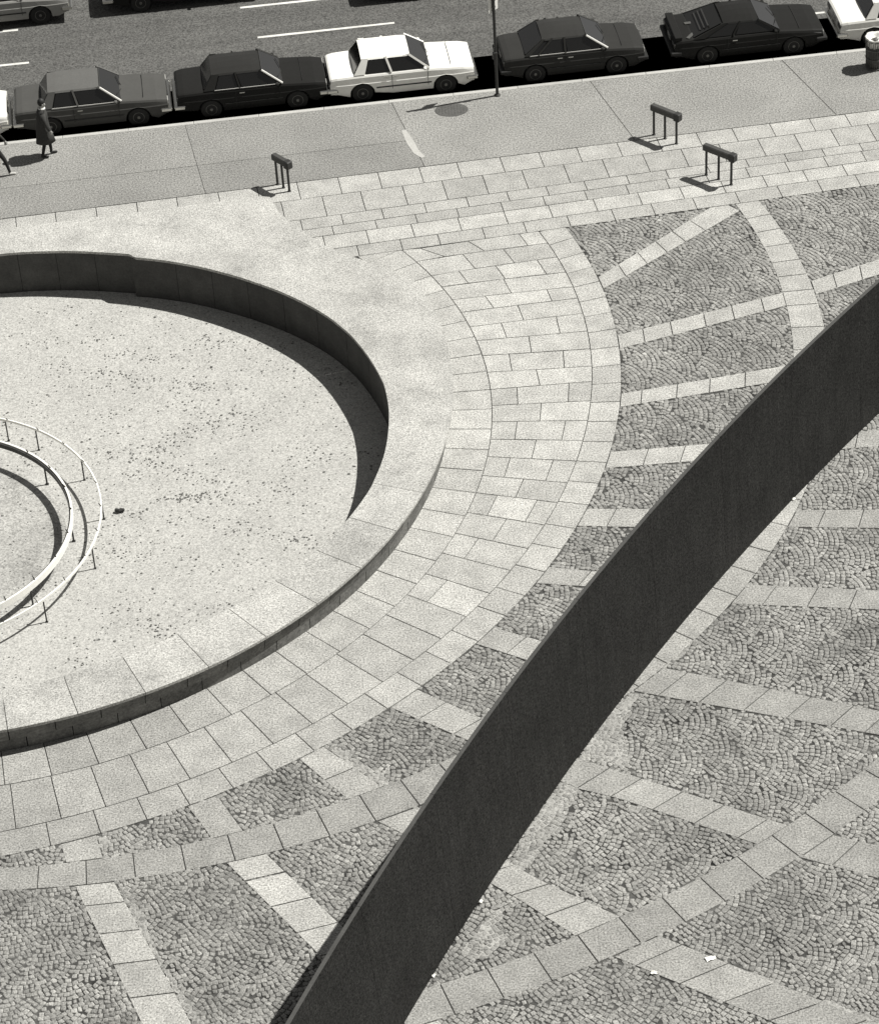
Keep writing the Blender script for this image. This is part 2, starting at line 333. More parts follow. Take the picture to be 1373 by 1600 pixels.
# gutter strip of old concrete between the curb stones and the asphalt
g_ = sheet('gutter', strip_poly(lambda x: CURB(x) - 0.02, lambda x: CURB(x) + 0.11, -300, 300), ROAD_Z + 0.003, M_road)
def dash(x0, y0, x1, y1, w=0.11):
    L = math.hypot(x1 - x0, y1 - y0); nx, ny = -(y1 - y0) / L * w / 2, (x1 - x0) / L * w / 2
    n = 12; V = []; F = []
    for i in range(n + 1):
        t = i / n; px, py = x0 + (x1 - x0) * t, y0 + (y1 - y0) * t; j = random.uniform(0.9, 1.08)
        V += [(px + nx * j, py + ny * j, 0), (px - nx * j, py - ny * j, 0)]
    for i in range(n): F.append((2 * i, 2 * i + 1, 2 * i + 3, 2 * i + 2))
    o = vmesh('lane_marking', V, F, M_paint, road); o.location = (0, 0, ROAD_Z + 0.004)
dash(-15.2, 73.57, -11.15, 73.90); dash(-4.45, 74.54, -0.41, 74.91); dash(6.3, 75.52, 10.3, 75.88)
dash(-15.7, 75.6, -11.63, 75.96); dash(-5.0, 76.46, -1.0, 76.82); dash(5.7, 77.45, 9.7, 77.8)
dash(11.54, 73.82, 15.0, 74.15)

# ------------------------------------------------------------------ plaza paving
def holed(name, outer, z, m):
    """a flat sheet with a round hole where the fountain stands"""
    bm = bmesh.new(); N_ = 96
    inn = [bm.verts.new((*pol(CA, 11.2, k * 360 / N_), z)) for k in range(N_)]
    def hit(d):
        dx, dy = math.cos(R(d)), math.sin(R(d)); best = None
        for i in range(len(outer)):
            (ax, ay), (bx, by) = outer[i - 1], outer[i]; ex, ey = bx - ax, by - ay; den = dx * ey - dy * ex
            if abs(den) < 1e-9: continue
            t = ((ax - CA[0]) * ey - (ay - CA[1]) * ex) / den; u = ((ax - CA[0]) * dy - (ay - CA[1]) * dx) / den
            if t > 0 and -1e-6 <= u <= 1 + 1e-6: best = t if best is None else min(best, t)
        return pol(CA, max(best, 11.22), d)
    out = [bm.verts.new((*hit(k * 360 / N_), z)) for k in range(N_)]
    for k in range(N_): bm.faces.new((inn[k], out[k], out[(k + 1) % N_], inn[(k + 1) % N_]))
    bmesh.ops.recalc_face_normals(bm, faces=bm.faces)
    return tag(obj(name, bm, m), kind='structure')
cob = holed('cobbled_ground', strip_poly(lambda x: -60.0, BOT, -120, 120), -0.025, M_sand)
tag(cob, 'plaza ground of small granite cobbles laid in fans between pale stone bands', None, None, 'structure')

path = empty('stone_path', (CA[0], CA[1], 0), kind='structure', label='circular path of pale granite slabs round the fountain')
def child(o, par):
    if o is None: return
    l = o.location.copy(); o.parent = par; o.location = l - par.location
ring_bed = vmesh('path_bed', [], [], M_bed)
bpy.data.objects.remove(ring_bed)
bm = bmesh.new(); prev = None
for k in range(73):
    d = -107 + k * 2.0; a = bm.verts.new((*pol(CA, 11.6, d), -0.03)); b = bm.verts.new((*on(CR, R3, d), -0.03))
    if prev: bm.faces.new((prev[0], a, b, prev[1]))
    prev = (a, b)
rb = obj('path_bed', bm, M_bed); child(rb, path)
def above(P):  # wholly beyond the border rows
    return all(p[1] > BOT(p[0]) - 0.02 for p in P)
def clip_bot(P):
    """keep the part of P on the fountain side of the border rows"""
    out = []; s = [BOT(p[0]) - p[1] for p in P]
    for i in range(len(P)):
        j = (i + 1) % len(P)
        if s[i] >= 0: out.append(P[i])
        if (s[i] >= 0) != (s[j] >= 0): out.append(lerp(P[i], P[j], s[i] / (s[i] - s[j])))
    return out if len(out) > 2 and abs(area(out)) > 0.03 else None
def worn(d): return float(np.interp(d, [-85, -62, -35, -10, 10, 26], [0.70, 0.79, 0.91, 1.0, 1.0, 0.95]))
def ring_slab(a0, a1, fin, fout, tone, n=3):
    tone *= worn((a0 + a1) / 2)
    P = arc_pts(fout, a0, a1, n) + arc_pts(fin, a1, a0, n)
    P = clip_bot(P if area(P) > 0 else P[::-1])
    if P: child(slab('slab', P, 0.0, 0.06, M_slab, None, 0.0095, 0.007, tone), path)
f_c = lambda d: pol(CA, 11.66, d)
f_1 = lambda d: pol(CA, R1, d)
f_2 = lambda d: on(CR, R2, d)
f_3 = lambda d: on(CR, R3, d)
# ring next to the fountain
JA = [-99, -94.5, -90, -85.5, -81, -76.6, -72.1, -67.4, -63, -58.5, -54, -49.6, -45.2, -40.9, -36.8, -32.8, -28.8, -24.6, -21, -17, -13.2, -9.5, -5.8, -2.1, 1.5, 5, 8.4, 11.9, 15.3, 18.8, 22.2, 25.6, 29, 32.5, 36]
for a0, a1 in zip(JA, JA[1:]): ring_slab(a0, a1, f_c, f_1, rtone())
# middle ring: one slab wide at the bottom, widening to two or three in running bond
JB = [-99.7, -95.9, -92, -88.2, -84.3, -80.5, -76.7, -72.9, -69.1, -65.4, -61.5, -57.5, -53.5, -49.7, -45.7, -41.9, -38.3, -34.7, -31, -27.4, -24, -20.4, -17, -14, -10.7, -7.6, -4.5, -1.5, 1.5]
def split_row(q, k, inner, outer):
    """q: a0,a1 inner pts, b0,b1 outer pts -> slabs along the row"""
    (ia, ib), (oa, ob) = inner, outer
    L = 0.5 * (dist(ia, oa) + dist(ib, ob))
    if L < 1.47: cuts = []
    elif L < 1.75: cuts = [0.34] if k % 2 else []
    elif L < 2.6: cuts = [0.27, 0.76] if k % 2 else [0.5]
    else:
        n = int(round(L / 1.25)); cuts = [(i + (0.5 if k % 2 else 0.95)) / n for i in range(n)]; cuts = [c for c in cuts if 0.08 < c < 0.92]
    cuts = [0] + [c + random.uniform(-0.02, 0.02) for c in cuts] + [1]
    for c0, c1 in zip(cuts, cuts[1:]):
        def bow(p_, q_, f):
            da = math.degrees(math.atan2(p_[1] - CA[1], p_[0] - CA[0])); db = math.degrees(math.atan2(q_[1] - CA[1], q_[0] - CA[0]))
            return [f(da + (db - da) * i / 3) for i in range(4)]
        left = bow(ia, ib, f_1) if c0 == 0 else [lerp(ia, oa, c0), lerp(ib, ob, c0)]
        right = bow(oa, ob, f_2) if c1 == 1 else [lerp(ia, oa, c1), lerp(ib, ob, c1)]
        P = left + right[::-1]
        if area(P) < 0: P = P[::-1]
        P = clip_bot(P)
        if P: child(slab('slab', P, 0.0, 0.06, M_slab, None, 0.0095, 0.007, rtone(0.07, 0.16) * worn(math.degrees(math.atan2(ia[1] - CA[1], ia[0] - CA[0])))), path)
for k, (a0, a1) in enumerate(zip(JB, JB[1:])):
    if dist(f_1(a0), f_2(a0)) < 1.47:
        P = arc_pts(f_2, a0, a1, 3) + arc_pts(f_1, a1, a0, 3)
        child(slab('slab', P, 0.0, 0.06, M_slab, None, 0.0095, 0.007, rtone() * worn(a0)), path)
    else: split_row(None, k, (f_1(a0), f_1(a1)), (f_2(a0), f_2(a1)))
UR = [(f_1(1.5), f_2(1.5))] + [(a, b) for a, b in reversed(UPROWS)]
for k, (r0, r1) in enumerate(zip(UR, UR[1:])): split_row(None, k, (r0[0], r1[0]), (r0[1], r1[1]))
child(slab('slab', [(-2.7, 60.9), (-0.9, 61.1), (-0.9, 62.2), (-2.7, 61.9)], -0.014, 0.06, M_slab, None, 0.002, 0.004, 0.95), path)
# outer ring against the cobbles
JC = [-101.5, -97.6, -93.7, -89.8, -85.9, -82, -78, -74, -70.2, -66.6, -62.8, -59.2, -55.3, -51.5, -47.8, -44, -40.4, -36.9, -33, -30, -26.5, -23.2, -20.2, -16.8, -13.7, -10.7, -7.7, -4.7, -1.8, 1, 3.7, 6.5, 9.2, 11.8, 14.3, 16.8, 19.2, 21.7, 24.3, 26.8]
for a0, a1 in zip(JC, JC[1:]): ring_slab(a0, a1, f_2, f_3, rtone(0.07, 0.15))

# border rows of slabs along the sidewalk
border = empty('paved_border', (0, 64.5, 0), kind='structure', label='straight border of pale granite slabs between sidewalk and cobbles')
LN = {'0': EDGE, '1': lambda x: .1300 * x + 65.564, '2': lambda x: .1366 * x + 64.556, '3': lambda x: .1451 * x + 64.045, '4': lambda x: .137 * x + 63.60, '5': lambda x: .1450 * x + 62.93, '6': BOT}
CHB = lambda x: max(BOT(x), 0.1191 * x + 64.4)
xs_b = [-40, -22, -3.4, -2.0, 0.5, 3, 45]
fb = [lambda x: EDGE(x) - 1.6, lambda x: EDGE(x) - 1.6, lambda x: EDGE(x) - 2.4, BOT, BOT, BOT, BOT]
V_ = [(x_, f(x_), -0.03) for x_, f in zip(xs_b, fb)] + [(x_, EDGE(x_), -0.03) for x_ in xs_b]; nb = len(xs_b)
b2 = vmesh('border_bed', V_, [(k, k + 1, nb + k + 1, nb + k) for k in range(nb - 1)], M_bed); child(b2, border)
def row(lo, hi, js, bright=0.0, xmax=16.5, xmin=-16.0, skew=-0.115):
    js = sorted(js); gaps = [b - a for a, b in zip(js, js[1:])]; g = sum(gaps) / len(gaps)
    while js[-1] < xmax: js.append(js[-1] + g * random.uniform(0.96, 1.04))
    while js[0] > xmin: js.insert(0, js[0] - g * random.uniform(0.96, 1.04))
    for x0, x1 in zip(js, js[1:]):
        h = (hi(x0) - lo(x0)) / 2; d = skew * h * 2
        def pt(xx, f, s): xs = xx + s * 0.13 * h; return (xs, f(xs))
        P = [pt(x0, lo, 1), pt(x1, lo, 1), pt(x1, hi, -1), pt(x0, hi, -1)]
        c = ((x0 + x1) / 2, (lo(x0) + hi(x1)) / 2)
        if dist(c, CA) < 9.6 and c[1] < 0.1191 * c[0] + 63.9: continue     # under the fountain rim
        child(slab('slab', P, 0.0, 0.06, M_slab, None, 0.0095, 0.007, rtone(0.045, 0.15) * 0.86 + bright), border)
row(LN['1'], LN['0'], ROWJ['A'], 0.06); row(LN['2'], LN['1'], ROWJ['B'], -0.03); row(LN['3'], LN['2'], ROWJ['C'], 0.0)
row(LN['4'], LN['3'], ROWJ['K'], 0.0); row(LN['5'], LN['4'], ROWJ['D'], 0.14); row(LN['6'], LN['5'], ROWJ['E'], 0.0)

# ------------------------------------------------------------------ stone bands through the cobbles: two big rings and eleven spokes
band = empty('stone_band', (0, 46, 0), kind='structure', label='pale granite bands crossing the cobbles as rings and spokes')
BANDS = []                                                     # plan polygons, for keeping cobbles out
def fill(js, step):
    out = [js[0]]
    for j in js[1:]:
        n = max(1, int(round((j - out[-1]) / step))); a = out[-1]
        out += [a + (j - a) * (i + 1) / n for i in range(n)]
    return out
def ring_band(js, step, c, ci, ri, co, ro, a0, a1, tmean):
    js = fill(js, step)
    while js[-1] < a1: js.append(js[-1] + step)
    while js[0] > a0: js.insert(0, js[0] - step)
    fi = lambda d: pol(c, ray_circle(c, d, ci, ri), d); fo = lambda d: pol(c, ray_circle(c, d, co, ro), d)
    for u, v in zip(js, js[1:]):
        P = arc_pts(fo, u, v, 3) + arc_pts(fi, v, u, 3)
        if area(P) < 0: P = P[::-1]
        P = clip_bot(P)
        if P: child(slab('slab', P, 0.0, 0.06, M_slab, None, 0.011, 0.008, rtone(0.06, 0.12) * tmean((u + v) / 2)), band)
ring_band(QJ, 3.0, (-8.75, 58.35), CQI, RQI, CQO, RQO, -118, 16.5, lambda d: float(np.interp(d, [-70, -45, -20, 0], [0.66, 0.75, 0.90, 0.9])))
ring_band(SJ, 2.27, (-7.73, 59.2), CSI, RSI, CSO, RSO, -85, -8, lambda d: 0.65)
def cum(P):
    s = [0.0]
    for a, b in zip(P, P[1:]): s.append(s[-1] + dist(a, b))
    return s
def at_s(P, S, s):
    s = max(0, min(S[-1], s))
    for i in range(len(P) - 1):
        if s <= S[i + 1] or i == len(P) - 2: return lerp(P[i], P[i + 1], (s - S[i]) / (S[i + 1] - S[i]))
def cross_s(P, S, c, r):
    """arclength where the polyline leaves circle (c, r)"""
    n = 600; last = None
    for i in range(n + 1):
        s = S[-1] * i / n
        if dist(at_s(P, S, s), c) > r: return s
    return None
# how far the stones of each spoke have darkened with dirt: by the fountain, between the rings, outside
SPT = [(.92, .92, .92), (.92, .90, .9), (.95, .9, .9), (.95, .78, .78), (.90, .72, .72), (.90, .70, .70), (.86, .66, .66), (.80, .72, .64), (.80, .78, .66), (.74, .92, .88), (.78, .84, .84)]
SPC = []                                                      # spoke centre lines
for si, (U, Lo, jm) in enumerate(SPOKES):
    def back(P_):
        a, c_ = P_[0], P_[1]; L_ = dist(a, c_); q = (a[0] - (c_[0] - a[0]) / L_ * 0.6, a[1] - (c_[1] - a[1]) / L_ * 0.6)
        for i in range(400):
            w = lerp(q, c_, i / 400)
            if dist(w, CR) > R3 + 0.004: return [w] + list(P_[1:])
    U, Lo = back(U), back(Lo); su, sl = cum(U), cum(Lo)
    mid = [lerp(at_s(U, su, su[-1] * t / 60), at_s(Lo, sl, sl[-1] * t / 60), 0.5) for t in range(61)]
    SPC.append(mid)
    rings = [(CQI, RQI), (CQO, RQO), (CSI, RSI), (CSO, RSO)]
    cu = [cross_s(U, su, *k) for k in rings]; cl = [cross_s(Lo, sl, *k) for k in rings]
    segs = []
    def end(v, tot): return tot if v is None else v
    segs.append(((0, end(cu[0], su[-1])), (0, end(cl[0], sl[-1]))))
    if cu[1] is not None and cl[1] is not None: segs.append(((cu[1], end(cu[2], su[-1])), (cl[1], end(cl[2], sl[-1]))))
    if cu[3] is not None and cl[3] is not None: segs.append(((cu[3], su[-1]), (cl[3], sl[-1])))
    tone_s = random.uniform(-0.05, 0.06)
    for sgi, ((u0, u1), (l0, l1)) in enumerate(segs):
        if u1 - u0 < 0.05 and l1 - l0 < 0.05: continue
        # surveyed joints as fractions of this segment, gaps filled at 0.85 m
        Lm = 0.5 * (u1 - u0 + l1 - l0); fr = []
        for q in jm:
            best = min(range(201), key=lambda i: dist(lerp(at_s(U, su, u0 + (u1 - u0) * i / 200), at_s(Lo, sl, l0 + (l1 - l0) * i / 200), 0.5), q))
            if dist(lerp(at_s(U, su, u0 + (u1 - u0) * best / 200), at_s(Lo, sl, l0 + (l1 - l0) * best / 200), 0.5), q) < 0.3 and 0.06 < best / 200 < 0.94: fr.append(best / 200)
        fr = sorted(fr); st = 0.86 / Lm; full = [0.0]
        for q in fr + [1.0]:
            gap_ = q - full[-1]; n = max(1, int(round(gap_ / st))) if gap_ > 1.45 * st else 1
            a = full[-1]; full += [a + gap_ * (i + 1) / n for i in range(n)]
        for f0, f1 in zip(full, full[1:]):
            n = 2
            P = [at_s(Lo, sl, l0 + (l1 - l0) * (f0 + (f1 - f0) * i / n)) for i in range(n + 1)] + [at_s(U, su, u0 + (u1 - u0) * (f1 - (f1 - f0) * i / n)) for i in range(n + 1)]
            if area(P) < 0: P = P[::-1]
            P = clip_bot(P)
            if not P: continue
            BANDS.append(P)
            child(slab('slab', P, 0.0, 0.06, M_slab, None, 0.011, 0.008, rtone(0.06, 0.14) * SPT[si][min(sgi, 2)]), band)

# ------------------------------------------------------------------ cobbles laid in fans
def in_poly(X, Y, P):
    c = np.zeros(len(X), bool); n = len(P)
    for i in range(n):
        x0, y0 = P[i - 1]; x1, y1 = P[i]
        with np.errstate(divide='ignore', invalid='ignore'):
            c ^= ((y0 > Y) != (y1 > Y)) & (X < (x1 - x0) * (Y - y0) / (y1 - y0 + 1e-12) + x0)
    return c
def project(X, Y):
    """rough check that a plan point lies within the photographed field plus a margin"""
    d = np.stack([X, Y, np.full_like(X, -CAMH)], 1)
    fx = d @ np.array(_rx); fy = d @ np.array(_ry); fz = d @ np.array(_Fw)
    return 4428.3 * fx / fz, 4428.3 * fy / fz
def cobbles():
    p = 0.113; W = 1.24; rows_c = []
    # spoke index of a point: how many spokes it lies beyond (counted from the first, upper one)
    lines = [np.array([(s[0][0] - (s[12][0] - s[0][0]) * 6, s[0][1] - (s[12][1] - s[0][1]) * 6)] + s + [(s[-1][0] + (s[-1][0] - s[-8][0]) * 4, s[-1][1] + (s[-1][1] - s[-8][1]) * 4)]) for s in SPC]
    def sector(X, Y):
        idx = np.zeros(len(X), int)
        for l in lines:
            best = np.full(len(X), 1e9); side = np.zeros(len(X))
            for a, b in zip(l, l[1:]):
                e = b - a; L2 = e @ e
                t = np.clip(((X - a[0]) * e[0] + (Y - a[1]) * e[1]) / L2, 0, 1)
                d = np.hypot(X - a[0] - t * e[0], Y - a[1] - t * e[1])
                s = e[0] * (Y - a[1]) - e[1] * (X - a[0]); m = d < best - 1e-9
                best[m] = d[m]; side[m] = s[m]
            idx += (side < 0)
        return idx
    def zone(X, Y):
        q = np.hypot(X - CQI[0], Y - CQI[1]) > RQI + 0.4; s = np.hypot(X - CSI[0], Y - CSI[1]) > RSI + 0.6
        return q.astype(int) + s.astype(int)
    dirs = []
    for s in SPC:
        dirs.append(math.atan2(s[-1][1] - s[0][1], s[-1][0] - s[0][0]))
    dirs = [dirs[0] + 0.15] + [(a + b) / 2 for a, b in zip(dirs, dirs[1:])] + [dirs[-1] - 0.1]
    allst = []
    for k in range(len(dirs)):
        for z in range(3):
            # sample grid to find the panel's extent
            gx, gy = np.meshgrid(np.arange(-15, 16, 0.25), np.arange(31, 68, 0.25)); gx, gy = gx.ravel(), gy.ravel()
            u, v = project(gx, gy)
            m = (abs(u) < 690 + 130) & (abs(v) < 800 + 130) & (np.hypot(gx - CR[0], gy - CR[1]) > R3 - 0.2) & (gy < BOT(gx) + 0.2)
            gx, gy = gx[m], gy[m]; m = (sector(gx, gy) == k) & (zone(gx, gy) == z); gx, gy = gx[m], gy[m]
            if len(gx) == 0: continue
            th = dirs[k] + rng.uniform(-0.15, 0.15); ex = np.array([math.cos(th), math.sin(th)]); ey = np.array([-ex[1], ex[0]])
            A0 = gx * ex[0] + gy * ex[1]; B0 = gx * ey[0] + gy * ey[1]
            oa, ob = A0.min() + rng.uniform(0, W), B0.min() + rng.uniform(0, W)
            # fish-scale lattice: rows W/2 apart along the fan axis, staggered
            i0, i1 = int((A0.min() - oa) / (W / 2)) - 3, int((A0.max() - oa) / (W / 2)) + 3
            j0, j1 = int((B0.min() - ob) / W) - 2, int((B0.max() - ob) / W) + 3
            for i in range(i0, i1):
                for j in range(j0, j1):
                    ca = oa + i * W / 2; cb = ob + (j + 0.5 * (i % 2)) * W
                    ta = ca - W / 2                                    # arcs swing about the tail tip of the fan
                    for q in range(int(W / p) + 1):
                        rr = (q + 0.6) * p
                        n = max(1, int(round(2 * math.pi * rr / (p * 1.0))))
                        a = rng.uniform(0, 6.28) + np.arange(n) * 2 * math.pi / n
                        pa, pb = ta + rr * np.cos(a), cb + rr * np.sin(a)
                        own = np.hypot(pa - ca, pb - cb) < W / 2 + 0.02
                        for dj in (0.5, -0.5): own &= np.hypot(pa - (ca - W / 2), pb - (cb + dj * W)) > W / 2 + 0.02
                        if not own.any(): continue
                        pa, pb, aa = pa[own], pb[own], a[own]
                        allst.append(np.stack([pa * ex[0] + pb * ey[0], pa * ex[1] + pb * ey[1], aa + th, np.full(len(pa), k * 3 + z)], 1))
    S = np.concatenate(allst); X, Y = S[:, 0], S[:, 1]
    u, v = project(X, Y)
    m = (abs(u) < 690 + 110) & (abs(v) < 800 + 110) & (np.hypot(X - CR[0], Y - CR[1]) > R3 + 0.0) & (Y < BOT(X) - 0.0)
    S = S[m]; X, Y = S[:, 0], S[:, 1]
    S = S[(sector(X, Y) * 3 + zone(X, Y)) == S[:, 3]]; X, Y = S[:, 0], S[:, 1]
    keep = np.ones(len(S), bool); e = 0.02
    keep &= ~((np.hypot(X - CQI[0], Y - CQI[1]) > RQI + e) & (np.hypot(X - CQO[0], Y - CQO[1]) < RQO - e))
    keep &= ~((np.hypot(X - CSI[0], Y - CSI[1]) > RSI + e) & (np.hypot(X - CSO[0], Y - CSO[1]) < RSO - e))
    for P in BANDS: keep &= ~in_poly(X, Y, P)
    S = S[keep]
    # thin out stones that crowd each other along the fan seams
    order = rng.permutation(len(S)); S = S[order]
    cell = {}; ok = []
    for n, (x_, y_) in enumerate(S[:, :2]):
        cx, cy = int(x_ / 0.12), int(y_ / 0.12); bad = False
        for a in (-1, 0, 1):
            for b in (-1, 0, 1):
                for (px, py) in cell.get((cx + a, cy + b), ()):
                    if (px - x_) ** 2 + (py - y_) ** 2 < 0.0062: bad = True; break
                if bad: break
            if bad: break
        if not bad: cell.setdefault((cx, cy), []).append((x_, y_)); ok.append(n)
    S = S[ok]
    # small filler stones where the arcs leave a hole
    ex_ = []
    cand = np.stack([rng.uniform(-13, 14, 160000), rng.uniform(33, 67, 160000)], 1); X, Y = cand[:, 0], cand[:, 1]
    u, v = project(X, Y)
    m = (abs(u) < 790) & (abs(v) < 900) & (np.hypot(X - CR[0], Y - CR[1]) > R3 + 0.02) & (Y < BOT(X) - 0.02)
    m &= ~((np.hypot(X - CQI[0], Y - CQI[1]) > RQI - .02) & (np.hypot(X - CQO[0], Y - CQO[1]) < RQO + .02))
    m &= ~((np.hypot(X - CSI[0], Y - CSI[1]) > RSI - .02) & (np.hypot(X - CSO[0], Y - CSO[1]) < RSO + .02))
    cand = cand[m]; m = np.ones(len(cand), bool)
    for P in BANDS: m &= ~in_poly(cand[:, 0], cand[:, 1], P)
    for x_, y_ in cand[m]:
        cx, cy = int(x_ / 0.12), int(y_ / 0.12); dm = 9.0
        for a in (-1, 0, 1):
            for b in (-1, 0, 1):
                for (px, py) in cell.get((cx + a, cy + b), ()): dm = min(dm, (px - x_) ** 2 + (py - y_) ** 2)
        if dm > 0.0056: cell.setdefault((cx, cy), []).append((x_, y_)); ex_.append((x_, y_, rng.uniform(0, 6.28), -1))
    return np.concatenate([S, np.array(ex_)]) if ex_ else S
ST_ = cobbles()
NST = len(ST_)
def cobble_arrays(S):
    n = len(S); a = S[:, 2] + rng.normal(0, 0.11, n)
    hx = 0.0515 + rng.normal(0, 0.004, n); hy = 0.0505 + rng.normal(0, 0.0065, n)          # radial, tangential half sizes
    top = rng.normal(-0.005, 0.0025, n)
    c, s = np.cos(a), np.sin(a)
    fill_ = S[:, 3] < 0; hx[fill_] *= 0.72; hy[fill_] *= 0.72
    V = np.zeros((n, 16, 3))
    cor = [(-1, -1), (1, -1), (1, 1), (-1, 1)]
    jit = rng.normal(0, 0.005, (n, 4, 2))
    tx, ty = rng.normal(0, 0.03, n), rng.normal(0, 0.03, n)
    for lv, (sc, dz) in enumerate(((1.0, -0.045), (1.0, -0.013), (0.84, -0.003), (0.48, 0.0))):
        for k, (sx, sy) in enumerate(cor):
            lx = (sx * hx + jit[:, k, 0]) * sc; ly = (sy * hy + jit[:, k, 1]) * sc
            V[:, lv * 4 + k, 0] = lx * c - ly * s; V[:, lv * 4 + k, 1] = lx * s + ly * c
            V[:, lv * 4 + k, 2] = top + dz + (tx * lx + ty * ly)
    tone = np.clip(rng.normal(1.0, 0.13, n), 0.55, 1.45)
    tone *= 1 + 0.10 * np.sin(S[:, 0] * 1.3 + 2 * np.sin(S[:, 1] * 0.9)) * np.sin(S[:, 1] * 1.1 + 1.0)
    return V, tone
CF = [(12, 13, 14, 15)]
for lv in range(3):
    for k in range(4): CF.append((lv * 4 + k, lv * 4 + (k + 1) % 4, (lv + 1) * 4 + (k + 1) % 4, (lv + 1) * 4 + k))
CV, CTONE = cobble_arrays(ST_)
# the 300 nearest to the camera are separate stones, the rest are one part
uu, vv = project(ST_[:, 0], ST_[:, 1])
seen = (abs(uu) < 680) & (abs(vv) < 795)
near = np.argsort(np.where(seen, np.hypot(ST_[:, 0], ST_[:, 1]), 1e9))[:300]
isn = np.zeros(NST, bool); isn[near] = True
for i in near:
    o = vmesh('cobble', CV[i], CF, M_cobble, cob, CTONE[i]); o.location = (ST_[i, 0], ST_[i, 1], 0)
rest = np.where(~isn)[0]
VV = (CV[rest] + np.concatenate([ST_[rest, :2], np.zeros((len(rest), 1))], 1)[:, None, :]).reshape(-1, 3)
FF = (np.array(CF)[None] + (np.arange(len(rest)) * 16)[:, None, None]).reshape(-1, 4)
me = bpy.data.meshes.new('cobbles'); me.vertices.add(len(VV)); me.vertices.foreach_set('co', VV.ravel())
me.loops.add(FF.size); me.loops.foreach_set('vertex_index', FF.ravel().astype('i'))
me.polygons.add(len(FF)); me.polygons.foreach_set('loop_start', (np.arange(len(FF)) * 4).astype('i')); me.polygons.foreach_set('loop_total', np.full(len(FF), 4, 'i'))
me.update(calc_edges=True); me.validate()
set_tone(me, np.repeat(CTONE[rest], 16))
tag(link('cobbles', me, M_cobble, cob), kind='stuff')
print('COBBLES', NST)
# mortar smeared over cobbles beside the wall and bands
for k_, P in enumerate(MORTAR):
    if area(P) < 0: P = P[::-1]
    Q = []
    for i in range(len(P)):
        a, b = P[i], P[(i + 1) % len(P)]; n = max(1, int(dist(a, b) / 0.09))
        for k in range(n): q = lerp(a, b, k / n); Q.append((q[0] + random.gauss(0, 0.022), q[1] + random.gauss(0, 0.022)))
    cx = sum(q[0] for q in Q) / len(Q); cy = sum(q[1] for q in Q) / len(Q)
    V = [(q[0] - cx, q[1] - cy, -0.018) for q in Q]; F = [tuple(range(len(Q)))]
    bm = bmesh.new(); vs = [bm.verts.new(v) for v in V]; f = bm.faces.new(vs)
    bmesh.ops.triangulate(bm, faces=[f])
    r = bmesh.ops.subdivide_edges(bm, edges=bm.edges[:], cuts=2, use_grid_fill=True)
    for v in bm.verts: v.co.z = -0.0125 + 0.0085 * math.sin(7 * v.co.x + 1.3 * k_) * math.sin(6 * v.co.y) + random.uniform(-0.002, 0.002)
    o = obj('mortar_patch', bm, M_mortar, cob); o.location = (cx, cy, 0)

# ------------------------------------------------------------------ the curved steel wall
wall = empty('steel_wall', (2.48, 42.69, 0), label='long curved dark rusted steel wall leaning across the cobbled plaza', cat='wall')
def wall_pts(c, r, a0, a1, n, z): return [(*pol(c, r, a0 + (a1 - a0) * k / n), z) for k in range(n + 1)]
n = 96; WA0, WA1 = 136.6, 160.2
foot = [pol(CW, RW, WA0 + (WA1 - WA0) * k / n) for k in range(n + 1)]
def top_of(p):  # nearest point on the top circle
    d = math.atan2(p[1] - CT[1], p[0] - CT[0]); return (CT[0] + RT * math.cos(d), CT[1] + RT * math.sin(d))
HT, TH = 3.66, 0.085
# twelve plates edge to edge
for q in range(12):
    k0, k1 = q * 8, q * 8 + 8; bm = bmesh.new(); rings = []
    for k in range(k0, k1 + 1):
        p = foot[k]; t = top_of(p); d = Vector((p[0] - CW[0], p[1] - CW[1], 0)).normalized()
        sh = 0.0
        if k == k0: sh = 0.004
        if k == k1: sh = -0.004
        tg = Vector((-d.y, d.x, 0)) * sh
        b = Vector((p[0], p[1], -0.2)) + tg; tt = Vector((t[0], t[1], HT)) + tg
        ring = [b, b.lerp(tt, 0.35), b.lerp(tt, 0.7), tt - Vector((0, 0, 0.004)), tt + d * 0.004, tt + d * (TH - 0.004), tt + d * TH - Vector((0, 0, 0.004)), b + d * TH]
        rings.append([bm.verts.new(v - Vector((2.48, 42.69, 0))) for v in ring])
    for A_, B_ in zip(rings, rings[1:]):
        for j in range(8):
            f = bm.faces.new((A_[j], A_[(j + 1) % 8], B_[(j + 1) % 8], B_[j])); f.material_index = 1 if j == 4 else 0
    bm.faces.new(rings[0]); bm.faces.new(rings[-1][::-1])
    bmesh.ops.recalc_face_normals(bm, faces=bm.faces)
    me = bpy.data.meshes.new('steel_plate'); bm.to_mesh(me); bm.free(); me.materials.append(M_steel); me.materials.append(M_edge)
    o = link('steel_plate', me, None, wall)

# ------------------------------------------------------------------ the fountain basin
RZ, FZ = 0.70, -0.53
fountain = empty('fountain_basin', (CA[0], CA[1], 0), label='large round empty stone fountain basin with broad pale raised rim', cat='fountain')
INP = [(-180, 10.2), (-140, 10.4), (-110, 10.55), (-80.1, 10.58), (-75.4, 10.56), (-68.3, 10.5), (-62.5, 10.5), (-56, 10.48), (-45, 10.55), (-36, 10.62), (-30, 10.64), (-23.5, 10.63), (-16.6, 10.54), (-11.8, 10.44), (-6.7, 10.33), (-.9, 10.17), (4.7, 9.93), (12, 9.62), (18.1, 9.31), (26.9, 8.80), (33, 8.44), (39.7, 8.09), (49.2, 7.66), (58.45, 7.26)]
INL = [(58.55, 7.40), (62.5, 7.25), (66.7, 7.13), (76.6, 6.91), (86.7, 6.74), (100, 6.75), (115, 7.0), (135, 7.9), (155, 9.2), (180, 10.2)]
